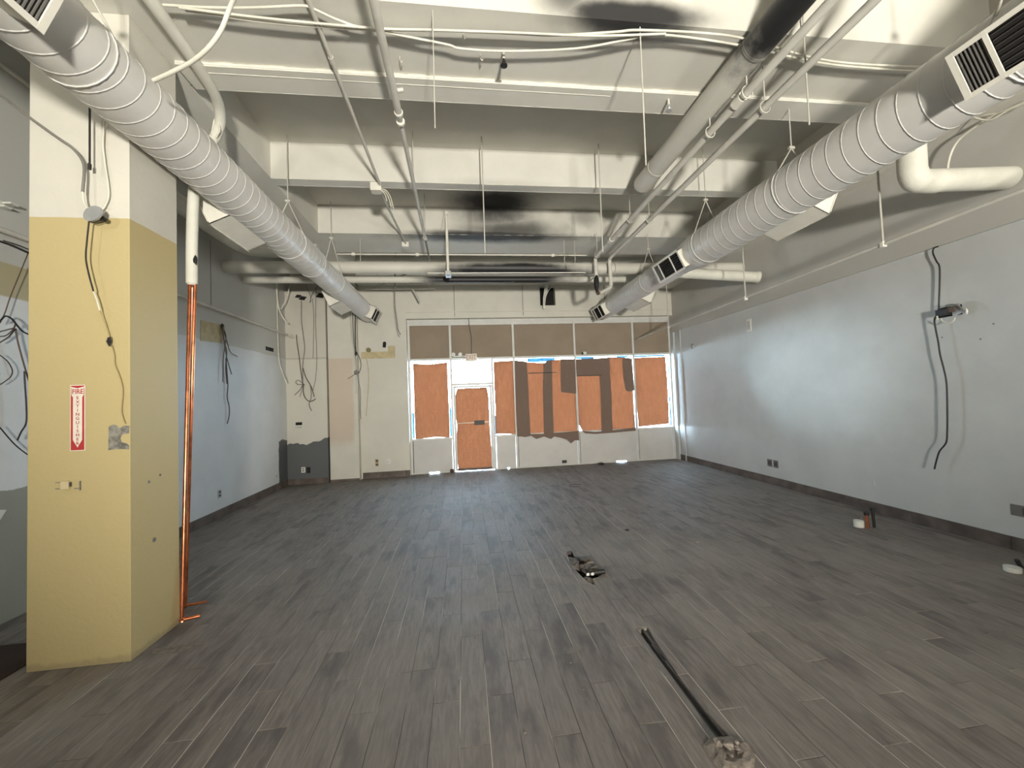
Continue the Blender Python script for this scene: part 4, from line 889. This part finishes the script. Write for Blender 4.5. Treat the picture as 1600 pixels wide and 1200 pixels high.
t = thing('cross_pipe', (0.7, 7.05, 3.97), 'thick white pipe crossing the room under the third beam, charred mid-span', 'pipe')
part('pipe_body', tb([(XL, 7.02, 4.072), (3.2, 7.08, 4.08), (XR, 6.85, 4.02)], 0.104, 28, False), 'soot_pipe', t)
for x in (-3.2, 1.95, 2.9): part('joint_band', tb([(x-0.012, 7.05, 4.076), (x+0.012, 7.05, 4.076)], 0.108, 28, False), 'soot_pipe', t)
for x in (-1.7, 1.95, 2.15): part('hanger_rod', tb([(x, 7.05, 4.17), (x, 7.05, ZS)], 0.007, 6, False), 'rod', t)
t = thing('cross_pipe', (0.2, 7.5, 3.94), 'slimmer white pipe below the thick cross pipe, charred mid-span', 'pipe')
part('pipe_body', tb([(XL, 7.52, 4.008), (3.3, 7.5, 4.003)], 0.060, 20, False), 'soot_pipe', t)
for x in (-3.1, 1.85): part('joint_band', tb([(x-0.01, 7.51, 4.005), (x+0.01, 7.51, 4.005)], 0.064, 20, False), 'soot_pipe', t)
mesh_thing('thin_rod', tb([(-0.55, 6.93, 3.945), (2.3, 6.93, 3.955)], 0.010, 8, False), 'white_metal', 'thin white rod in front of the charred pipes', 'rod')
t = thing('drop_pipe', (-0.19, 6.8, 3.75), 'vertical white drop pipe with clamp in front of the charred pipes', 'pipe')
part('tube', tb([(-0.19, 6.78, 3.86), (-0.19, 6.78, 4.97)], 0.024, 12, False), 'white_metal', t)
part('clamp', bx(-0.24, -0.14, 6.74, 6.95, 3.86, 3.93, 0.008), 'galv', t); part('tee', rock((-0.19, 6.78, 4.93), (0.04, 0.04, 0.05), 8), 'white_metal', t)
part('brace', tb([(-0.20, 6.78, 5.0), (-0.28, 6.84, 4.66)], 0.016, 8, False), 'pipe', t)
t = thing('cross_conduit', (0.1, 7.68, 4.55), 'thin white conduit crossing the room behind the third beam', 'pipe')
part('tube', tb([(-2.3, 7.76, 4.578), (2.62, 7.76, 4.585)], 0.014, 8, False), 'white_metal', t)
for x in (-2.0, -0.8, 1.9): part('strap', bx(x-0.03, x+0.03, 7.735, 7.785, 4.55, 4.62, 0.004), 'white_metal', t)
t = thing('sloping_pipe', (4.5, 6.7, 3.6), 'white insulated pipe sloping down to the right wall behind the duct', 'pipe')
part('insulation', tb([(3.85, 6.80, 3.92), (5.27, 6.36, 3.69)], 0.092, 24, False), 'insulation', t)
part('end_flange', tb([(5.24, 6.37, 3.695), (5.30, 6.35, 3.685)], 0.100, 24, False), 'insulation', t)
t = thing('insulated_pipe', (-3.3, 6.0, 4.2), 'fat grey insulated pipe along the left wall turning behind the duct', 'pipe')
part('insulation', tb([(-3.52, 4.2, 4.36), (-3.5, 5.6, 4.34), (-3.48, 6.55, 4.32), (-3.36, 6.82, 4.31), (-3.0, 6.9, 4.31), (-2.35, 6.92, 4.32)], 0.115, 20), 'insulation', t)
part('band', tb([(-3.5, 5.75, 4.338), (-3.5, 5.79, 4.338)], 0.119, 20, False), 'insulation', t)
t = thing('elbow_pipe', (4.6, 3.2, 3.5), 'fat white insulated pipe with an elbow going into the right wall', 'pipe')
part('vertical_run', tb([(4.37, 3.2, 4.34), (4.345, 3.2, 3.80), (4.352, 3.2, 3.70), (4.38, 3.2, 3.65), (4.44, 3.197, 3.632), (4.6, 3.19, 3.63)], 0.108, 26), 'insulation', t)
part('horizontal_run', tb([(4.42, 3.195, 3.63), (5.36, 3.143, 3.66)], 0.104, 26, False), 'insulation', t)
part('end_cap', tb([(5.28, 3.147, 3.657), (5.344, 3.143, 3.66)], 0.09, 26, False), 'insulation', t)
t = thing('wall_pipe', (-3.70, 7.0, 3.22), 'slim pipe hung along the left wall ending in a white elbow', 'pipe')
part('tube', tb([(-3.70, 3.2, 3.24), (-3.70, 9.0, 3.247)], 0.022, 12, False), 'pipe', t)
part('elbow', tb([(-3.70, 8.96, 3.247), (-3.70, 9.1, 3.247), (-3.68, 9.19, 3.24)], 0.03, 12, False), 'white_metal', t)
for y in (6.35,): part('hanger_rod', tb([(-3.70, y, 3.24), (-3.70, y, 4.25)], 0.006, 6, False), 'wire_grey', t)
t = thing('hung_pipe', (4.4, 5.5, 3.07), 'slim pipe on drop rods in front of the right wall', 'pipe')
part('tube', tb([(4.4, -3.0, 3.21), (4.4, 2.5, 3.172), (4.4, 9.5, 3.076)], 0.018, 10, False), 'pipe', t)
for y, z in ((3.55, 3.155), (5.58, 3.115), (7.9, 3.098)):
    rd = part('drop_rod', tb([(4.4, y, z), (4.4, y, 4.6 if y > 4 else 4.5)], 0.010, 8, False), 'rod', t)
    part('clip', bx(4.375, 4.425, y-0.02, y+0.02, z-0.03, z+0.03, 0.006), 'white_metal', rd)
t = thing('ceiling_strut', (-1.3, 8.9, 4.2), 'white strut with diagonal braces hung before the header', 'strut')
part('bar', bx(-2.07, -0.55, 8.88, 8.92, 4.215, 4.25, 0.004), 'pipe', t)
for a, b_ in (((-1.9, 8.9, 4.23), (-1.15, 8.7, 4.5)), ((-0.62, 8.9, 4.23), (-0.55, 8.9, 4.45)), ((-1.05, 8.9, 4.24), (-0.9, 8.9, 3.93))): part('brace', tb([a, b_], 0.022, 6, False), 'pipe', t)
for x in (-1.8, -0.7): part('hanger_rod', tb([(x, 8.9, 4.24), (x, 8.9, ZC)], 0.006, 6, False), 'rod', t)
t = thing('hanging_strap', (1.99, 9.24, 3.82), 'grey metal strap and wires dangling in front of the dark header opening', 'strap')
part('strap', slab([(2.05, 9.24, 4.44), (2.15, 9.24, 4.44), (2.05, 9.24, 4.08), (2.02, 9.24, 3.87), (1.97, 9.24, 3.89), (1.98, 9.24, 4.08)], 1, 0.012), 'pipe', t)
part('wire', tb([(2.3, 9.23, 4.33), (2.2, 9.23, 4.35), (2.1, 9.23, 4.23), (2.02, 9.235, 4.03)], 0.008, 6), 'wire_white', t)
part('tip', bx(1.975, 2.02, 9.23, 9.26, 3.82, 3.89, 0.004), 'plate_white', t)
t = thing('angle_brace', (4.7, 8.8, 3.9), 'bent metal brace hanging at the back right corner of the ceiling', 'brace')
part('leg', slab([(4.85, 8.9, 4.6), (5.0, 8.9, 4.6), (4.62, 8.9, 3.95), (4.55, 8.9, 3.98)], 1, 0.02), 'pipe', t)
part('leg', slab([(4.45, 8.9, 4.5), (4.50, 8.9, 4.5), (4.60, 8.9, 3.93), (4.52, 8.9, 3.92)], 1, 0.02), 'pipe', t)

# loose rods and wires from the ceiling
for key, y, x, zb, zt, r, lab in (('r1', 2.86, 1.487, 3.48, ZS, 0.006, 'long thin rod hanging beside the thick pipe'), ('r2', 2.86, -0.13, 3.70, ZS, 0.004, 'thin wire hanging from the first beam near the centre'),
        ('r3', 4.95, 0.344, 3.557, ZC, 0.008, 'long thin rod hanging before the second beam near the centre'), ('r4', 5.0, 1.92, 3.6, ZC, 0.008, 'long thin rod hanging before the second beam near the sprinkler mains'),
        ('r5', 2.79, 2.866, 3.82, ZC, 0.006, 'thin rod hanging between the sprinkler mains and the right duct')):
    o = mesh_thing('hanging_rod', tb([(x, y, zt), (x-0.01, y, zb)], r, 6, False), 'rod', lab, 'rod', 'loose rods hanging from the ceiling')
for k, x, y, z in ((0, 0.43, 3.17, 0), (1, 2.09, 3.53, 0.03), (2, 3.576, 3.86, -0.48)):
    t = thing('pendant_fitting', (x, y, ZS-0.12-z), ('dark pendant fitting under the middle of the first beam', 'small pendant sprinkler head beside the thick pipe', 'black pendant fitting beside the right duct')[k], 'fitting')
    part('stem', tb([(x, y, (ZS if k < 2 else ZC)-0.0), (x, y, ZS-0.06-z)], 0.012, 8, False), 'pipe', t)
    part('deflector', tb([(x, y, ZS-0.12-z), (x, y, ZS-0.112-z)], 0.03, 10, False), ('wire_black', 'galv', 'wire_black')[k], t)
    part('frame', rock((x, y, ZS-0.09-z), (0.016, 0.016, 0.03), k), ('wire_black', 'galv', 'wire_black')[k], t)
for x, y, lab in ((0.095, 3.02, 'small hook on the first beam near the strung wires'), (-0.433, 3.28, 'small hook on the first beam left of centre'), (0.239, 3.21, 'tiny hook on the first beam right of centre')):
    mesh_thing('ceiling_hook', tb([(x, y, ZS), (x, y, ZS-0.03), (x+0.012, y, ZS-0.05), (x+0.02, y, ZS-0.035)], 0.004, 6), 'rod', lab, 'hook', 'ceiling hooks')
G = 'white wires strung along the first beam'
for k, lab in (('cw_a', 'white wire strung along the first beam, nearest and longest one'), ('cw_b', 'white wire strung along the first beam, ending mid-way'), ('cw_c', 'white wire sagging along the first beam, farthest from the camera')): wire('ceiling_wire', k, 0.009, 'wire_white', lab, G)
wire('cable', 'arc', 0.012, 'wire_white', 'thick white cable arcing down onto the left duct')
wire('cable', 'rt_arc', 0.012, 'wire_white', 'white cable curving down above the elbow pipe on the right')
wire('cable', 'rt_b', 0.010, 'wire_white', 'white cable along the top of the right wall, upper one')
wire('cable', 'rt_c', 0.010, 'wire_white', 'white cable along the top of the right wall, lower one')
wire('cable', [(-1.289, 8.3, 5.08)] + PATHS['hang_wire'][1:], 0.010, 'wire_grey', 'long dark wire dangling left of the storefront')
wire('cable', 'sign_wire', 0.007, 'wire_grey', 'thin wire hanging down to the EXIT sign')

# ------------------------------------------------------------------ left wall fittings
mesh_thing('access_patch', slab([(XL, 6.36, 2.74), (XL, 6.89, 2.785), (XL, 6.895, 3.075), (XL, 6.363, 3.05)], 0, 0.006), 'tan_strip', 'tan rectangular patch on the left wall with wires at its corner', 'patch')
t = thing('wire_bundle', (-3.82, 6.95, 1.47), 'bundle of loose wires hanging from the tan patch on the left wall', 'cables')
for i, k in enumerate(('lw_a', 'lw_b', 'lw_c', 'lw_d', 'lw_e')): part('wire', tb(PATHS[k], (0.010, 0.008, 0.006, 0.008, 0.008)[i], 6), 'wire_grey' if i % 2 else 'wire_brown', t)
part('knot', rock((-3.83, 6.86, 3.04), (0.02, 0.03, 0.05), 5), 'wire_black', t)
def plate(name, p0, p1, mat, label, cat='outlet', slots=None, group=None, smat='wire_black'):
    """wall plate given by two opposite corners; the thin axis is where the corners differ least"""
    t = thing(name, ((p0[0]+p1[0])/2, (p0[1]+p1[1])/2, min(p0[2], p1[2])), label, cat, group)
    lo = [min(a, b) for a, b in zip(p0, p1)]; hi = [max(a, b) for a, b in zip(p0, p1)]
    part('plate', bx(lo[0], hi[0], lo[1], hi[1], lo[2], hi[2], 0.0015), mat, t)
    for s in (slots or []): part('socket', bx(s[0], s[1], s[2], s[3], s[4], s[5]), smat, t)
    return t
plate('wall_opening', (XL, 8.316, 2.847), (XL+0.006, 8.631, 2.923), 'dark_void', 'black rectangular box opening high on the left wall', 'opening', [(XL, XL+0.02, 8.34, 8.4, 2.85, 2.9)])
plate('outlet_plate', (XL, 6.735, 0.32), (XL+0.006, 6.825, 0.445), 'galv', 'grey outlet plate low on the left wall', slots=[(XL+0.004, XL+0.008, 6.76, 6.80, 0.34, 0.37), (XL+0.004, XL+0.008, 6.76, 6.80, 0.395, 0.425)])
plate('outlet_plate', (XL, 8.62, 0.27), (XL+0.006, 8.69, 0.385), 'plate_white', 'white outlet plate on the left wall beside the grey paint', slots=[(XL+0.004, XL+0.008, 8.64, 8.67, 0.29, 0.32)], smat='grey_louver')
t = thing('white_cord', (-3.75, 8.7, 2.18), 'white cords dangling in front of the left wall at the back', 'cables')
for k, r in (('hw_a', 0.010), ('hw_b', 0.016), ('hw_c', 0.010)): part('cord', tb([p for p in PATHS[k]], r, 7), 'wire_white', t)

# ------------------------------------------------------------------ back left wall fittings
t = thing('wire_bundle', (-3.45, 9.15, 1.6), 'messy bundle of dark wires hanging on the back left wall above the grey paint', 'cables')
for i, k in enumerate('abcdefghijkl'): part('wire', tb(PATHS['ch_'+k], 0.009 if k in 'abfgh' else 0.006, 6), ('wire_brown', 'wire_grey', 'wire_brown')[i % 3] if k not in 'ijkl' else 'wire_grey', t)
t = thing('wire_bundle', (-2.38, 9.2, 1.37), 'bundle of wires with a knot hanging on the back pilaster', 'cables')
for i, k in enumerate('abcdefg'): part('wire', tb(PATHS['pi_'+k], 0.012 if k in 'abc' else 0.007, 6), ('wire_grey', 'wire_black', 'rod')[i % 3], t)
part('knot', rock((-2.368, 9.19, 2.42), (0.05, 0.03, 0.05), 21), 'wire_grey', t); part('plug', rock((-2.365, 9.19, 2.84), (0.025, 0.025, 0.05), 22), 'wire_black', t)
for x, z, s, lab in ((-3.571, 4.155, 0.05, 'black broken hole near the top of the back left wall, left one'), (-3.478, 4.111, 0.06, 'black broken hole near the top of the back left wall, right one'), (-3.096, 4.17, 0.075, 'large black hole beside the duct at the top of the back left wall')):
    bm = slab([(x+s*(1.3*math.cos(a)+0.3*math.sin(3*a)), 9.199, z+s*0.8*math.sin(a+0.3*math.cos(2*a))) for a in [math.pi*i/6 for i in range(12)]], 1, -0.004)
    mesh_thing('wall_hole', bm, 'dark_void', lab, 'hole')
t = thing('vent_slot', (-3.608, 9.2, 1.23), 'black slot with a small ledge on the back left wall', 'slot')
part('slot', bx(-3.674, -3.542, 9.194, 9.2, 1.297, 1.359), 'dark_void', t); part('ledge', bx(-3.68, -3.55, 9.18, 9.2, 1.235, 1.262, 0.003), 'galv', t)
plate('outlet_plate', (-3.575, 9.193, 0.255), (-3.495, 9.2, 0.375), 'plate_white', 'white outlet plate in the dark grey paint at the back left', slots=[(-3.55, -3.52, 9.190, 9.195, 0.28, 0.31), (-3.55, -3.52, 9.190, 9.195, 0.325, 0.355)], smat='grey_louver')
plate('outlet_box', (-3.465, 9.193, 0.24), (-3.39, 9.2, 0.365), 'dark_void', 'open black outlet box in the dark grey paint at the back left', slots=[(-3.45, -3.41, 9.190, 9.195, 0.27, 0.33)])
plate('tan_board', (-2.30, 9.392, 2.745), (-1.545, 9.40, 2.90), 'tan_strip', 'tan horizontal strip of bare board on the wall left of the storefront', 'board', [(-1.70, -1.545, 9.392, 9.40, 2.90, 3.03)], smat='tan_strip')
mesh_thing('wall_hole', slab([(-1.82, 9.393, 3.00), (-1.75, 9.393, 2.99), (-1.735, 9.393, 3.10), (-1.76, 9.393, 3.135), (-1.81, 9.393, 3.12)], 1, -0.006), 'dark_void', 'small black hole above the tan strip left of the storefront', 'hole')
t = thing('ceiling_box', (-2.136, 9.38, 2.88), 'round olive box cover with a thin wire left of the storefront', 'box cover')
part('cover', tb([(-2.136, 9.40, 2.944), (-2.136, 9.375, 2.944)], 0.055, 14, False), 'olive', t); part('wire', tb(PATHS['bx_w'], 0.007, 6), 'tan_strip', t)
plate('outlet_plate', (-2.055, 9.392, 0.27), (-1.975, 9.4, 0.435), 'tan_strip', 'brown double outlet on the wall left of the storefront', slots=[(-2.04, -1.99, 9.388, 9.394, 0.285, 0.335), (-2.04, -1.99, 9.388, 9.394, 0.365, 0.42)], smat='wire_brown')
plate('outlet_plate', (-1.81, 9.393, 0.31), (-1.71, 9.4, 0.415), 'plate_white', 'pale blank plate on the wall left of the storefront', slots=[(-1.79, -1.775, 9.390, 9.395, 0.33, 0.395)], smat='galv')

# ------------------------------------------------------------------ storefront details
plate('floor_socket', (2.36, 9.578, 0.055), (2.48, 9.586, 0.125), 'wire_black', 'small black socket low on the white knee panel', slots=[(2.39, 2.45, 9.574, 9.58, 0.075, 0.105)])
mesh_thing('debris_lump', rock((3.276, 9.35, 0.02), (0.07, 0.04, 0.03), 31), 'wire_black', 'dark lump on the floor before the knee panels', 'debris')
plate('transom_box', (3.02, 9.55, 2.735), (3.10, 9.60, 2.80), 'plate_white', 'small white box on the transom rail', 'box', [(2.985, 3.02, 9.56, 9.60, 2.735, 2.79)], smat='wire_black')

# ------------------------------------------------------------------ right wall fittings
plate('outlet_plate', (XR-0.006, 6.416, 0.31), (XR, 6.524, 0.44), 'plate_grey', 'dark outlet plate on the right wall, farther of the pair', slots=[(XR-0.009, XR-0.004, 6.44, 6.50, 0.34, 0.41)], smat='frame_dark')
plate('outlet_plate', (XR-0.006, 6.28, 0.31), (XR, 6.385, 0.44), 'plate_grey', 'dark outlet plate on the right wall, nearer of the pair', slots=[(XR-0.009, XR-0.004, 6.30, 6.36, 0.34, 0.41)], smat='frame_dark')
plate('outlet_plate', (XR-0.006, 3.20, 0.35), (XR, 3.345, 0.46), 'plate_grey', 'dark wide plate on the right wall at the right edge', slots=[(XR-0.009, XR-0.004, 3.22, 3.26, 0.37, 0.44)], smat='frame_dark')
plate('wall_plate', (XR-0.005, 4.655, 0.35), (XR, 4.70, 0.44), 'wall_right', 'small pale plate low on the right wall', 'plate', [(XR-0.008, XR-0.004, 4.655, 4.665, 0.355, 0.435)], smat='plate_white')
plate('wall_plate', (XR-0.008, 6.71, 2.78), (XR, 6.835, 3.02), 'duct_seam', 'pale grey plate high on the right wall', 'plate', [(XR-0.012, XR-0.006, 6.73, 6.81, 2.82, 2.98)], smat='rod')
mesh_thing('wall_hook', tb([(XR, 8.6, 2.80), (XR-0.04, 8.6, 2.80), (XR-0.05, 8.6, 2.74), (XR-0.03, 8.6, 2.70)], 0.012, 6), 'wire_grey', 'small dark hook near the far end of the right wall', 'hook')
wire('cable', 'rw_a', 0.008, 'wire_black', 'black cable running down from the ledge to the box on the right wall', seg=8)
wire('cable', 'rw_b', 0.008, 'wire_black', 'black cable hanging loose below the box on the right wall', seg=8)
t = thing('open_junction_box', (XR-0.05, 3.72, 2.40), 'open wall box with black device and metal plate pulled out of the right wall', 'box')
part('box_hole', bx(XR-0.004, XR, 3.60, 3.82, 2.42, 2.53), 'dark_void', t)
part('device', bx(5.27, 5.36, 3.66, 3.77, 2.435, 2.50, 0.006), 'wire_black', t)
part('device', bx(5.28, 5.30, 3.60, 3.665, 2.45, 2.51, 0.003), 'wire_brown', t)
part('metal_plate', slab([(5.31, 3.55, 2.43), (5.31, 3.64, 2.40), (5.31, 3.65, 2.53), (5.31, 3.58, 2.54)], 0, 0.004), 'galv', t)
part('lead', tb(PATHS['rw_c'], 0.008, 7), 'wire_grey', t); part('lead', tb(PATHS['rw_d'], 0.006, 7), 'wire_white', t)
part('wire_nut', rock((5.29, 3.505, 2.43), (0.01, 0.012, 0.03), 3), 'plate_white', t)
part('clip', tb([(5.28, 3.76, 2.45), (5.27, 3.75, 2.39)], 0.008, 6, False), 'wire_white', t)
for y, z, lab in ((3.80, 2.20, 'tiny anchor hole beside the hanging cable on the right wall'), (3.36, 2.27, 'tiny anchor hole right of the hanging cable, upper one'), (3.47, 2.13, 'tiny anchor hole right of the hanging cable, lower one')):
    mesh_thing('anchor_hole', tb([(XR-0.002, y, z), (XR, y, z)], 0.009, 8, False), 'wire_grey', lab, 'hole')

# ------------------------------------------------------------------ floor breaks, stubs and litter
t = thing('floor_break', (1.13, 3.85, -0.02), 'broken-up spot in the floor with dark cavity and rubble', 'debris')
part('cavity', slab([(p[0], p[1], -0.068) for p in shrink(HOLE, 0.95)], 2, 0.004), 'dark_void', t)
for i, (x, y, z, sx, sy, sz) in enumerate(((1.07, 4.02, -0.02, 0.05, 0.16, 0.03), (1.16, 3.86, -0.01, 0.06, 0.10, 0.035), (1.09, 3.62, -0.02, 0.04, 0.07, 0.03), (1.22, 3.80, 0.0, 0.05, 0.05, 0.03))):
    part('rubble', rock((x, y, z), (sx, sy, sz), 40+i), 'debris', t)
part('conduit_end', tb([(1.12, 3.70, 0.012), (1.28, 3.70, 0.018)], 0.022, 10, False), 'wire_black', t)
part('dark_chip', rock((1.20, 3.99, 0.01), (0.035, 0.02, 0.02), 51), 'wire_brown', t)
part('dark_chip', rock((1.14, 4.08, 0.0), (0.012, 0.07, 0.015), 52), 'wire_black', t)
for x in (1.10, 1.145): part('wire_nut', rock((x, 3.655, 0.022), (0.016, 0.014, 0.014), 55), 'plate_white', t)
part('pale_chip', rock((1.215, 3.93, 0.012), (0.035, 0.02, 0.012), 56), 'shard', t)
t = thing('floor_slot', (1.2, 2.33, -0.04), 'long narrow slot cut in the floor with dark strips lying in it', 'slot')
part('slot_bed', slab([(p[0], p[1], -0.044) for p in shrink(GROOVE, 0.98)], 2, 0.003), 'frame_dark', t)
part('strip', slab([(1.178, 2.80, -0.036), (1.20, 2.80, -0.036), (1.185, 1.88, -0.036), (1.152, 1.88, -0.036)], 2, 0.018), 'plate_grey', t)
part('strip', slab([(1.21, 2.62, -0.038), (1.222, 2.62, -0.038), (1.236, 1.88, -0.038), (1.218, 1.88, -0.038)], 2, 0.030), 'frame_dark', t)
part('strip', slab([(1.225, 2.78, -0.038), (1.245, 2.78, -0.038), (1.228, 2.45, -0.038), (1.215, 2.45, -0.038)], 2, 0.030), 'frame_dark', t)
bm = bmesh.new(); cx = sum(p[0] for p in PLASTER)/9; cy_ = sum(p[1] for p in PLASTER)/9
rings = []
for k, hz in ((1.0, 0.0), (0.8, 0.010), (0.55, 0.016), (0.3, 0.008)):
    rings.append([bm.verts.new((cx+(p[0]-cx)*k*(1+0.06*math.sin(i*5+k*9)), cy_+(p[1]-cy_)*k, hz+0.004*math.sin(i*3+k*7) if k < 1 else 0.0005)) for i, p in enumerate(PLASTER)])
for a, b_ in zip(rings, rings[1:]):
    for i in range(9): bm.faces.new((a[i], a[(i+1) % 9], b_[(i+1) % 9], b_[i]))
bm.faces.new(rings[-1])
mesh_thing('plaster_mound', bm, 'dust', 'crumbled patch of pale mortar at the near end of the floor slot', 'mortar')
for i, (x, y, s) in enumerate(((1.19, 1.80, 0.02), (1.22, 1.78, 0.012), (1.15, 1.83, 0.014), (1.17, 1.75, 0.010), (1.24, 1.81, 0.009))):
    mesh_thing('mortar_crumb', rock((x, y, 0.015+s*0.3), (s, s, s*0.6), 60+i), 'shard', 'pale mortar crumb on the patch at the end of the floor slot', 'crumb', 'mortar crumbs on the patch')
t = thing('floor_stub', (4.70, 4.2, 0), 'capped pipe stubs rising from the floor near the right wall', 'pipe stubs')
part('white_cap', tb([(4.66, 4.26, 0), (4.66, 4.26, 0.075)], 0.05, 16, False), 'plate_white', t)
for x, y, h_, m_ in ((4.715, 4.20, 0.15, 'copper'), (4.80, 4.20, 0.20, 'wire_black')):
    p_ = part('stub', tb([(x, y, 0), (x-0.01, y, h_)], 0.016, 10, False), m_, t); part('cap', tb([(x-0.01, y, h_), (x-0.01, y, h_+0.035)], 0.026, 10, False), 'wire_black', p_)
t = thing('floor_stub', (4.80, 3.0, 0), 'low white capped drain with a black stub at the right edge of the floor', 'pipe stubs')
part('white_cap', tb([(4.77, 2.99, 0), (4.77, 2.99, 0.04)], 0.055, 16, False), 'plate_white', t)
part('stub', tb([(4.93, 3.03, 0), (4.90, 3.04, 0.07)], 0.018, 10, False), 'wire_black', t)
mesh_thing('paint_spot', slab([(-2.13+0.13*math.cos(a)*(1+0.15*math.sin(3*a)), 3.17+0.06*math.sin(a)*(1+0.2*math.cos(2*a)), 0.0008) for a in [math.pi*i/8 for i in range(16)]], 2, 0.0012), 'dust', 'pale tan spot on the floor beside the column foot', 'stain')
mesh_thing('debris_lump', rock((1.968, 4.774, 0.008), (0.03, 0.02, 0.01), 71), 'wire_black', 'small dark crumb on the open floor right of the broken spot', 'debris')
mesh_thing('floor_ring', tb([(2.05+0.12*math.cos(a), 7.35+0.09*math.sin(a), 0.004) for a in [math.pi*i/7 for i in range(12)]], 0.004, 5), 'wire_black', 'thin dark wire loop lying on the floor before the storefront', 'cable')
litter = [(-0.96, 1.93, 0.006), (0.03, 2.90, 0.008), (0.24, 3.4, 0.005), (0.63, 2.28, 0.006), (0.62, 2.52, 0.006), (0.62, 2.1, 0.004), (-0.62, 3.6, 0.006), (-1.1, 3.6, 0.006), (-1.35, 2.35, 0.006), (0.02, 2.35, 0.005), (0.25, 2.05, 0.007), (1.38, 2.62, 0.005), (2.55, 4.2, 0.02), (3.0, 4.9, 0.01), (4.95, 4.5, 0.02)]
for i, (x, y, s) in enumerate(litter):
    mesh_thing('floor_crumb', rock((x, y, s*0.5), (s*1.2, s, s*0.55), 80+i), 'shard', 'tiny pale crumb lying loose on the plank floor', 'crumb', 'pale crumbs on the floor')
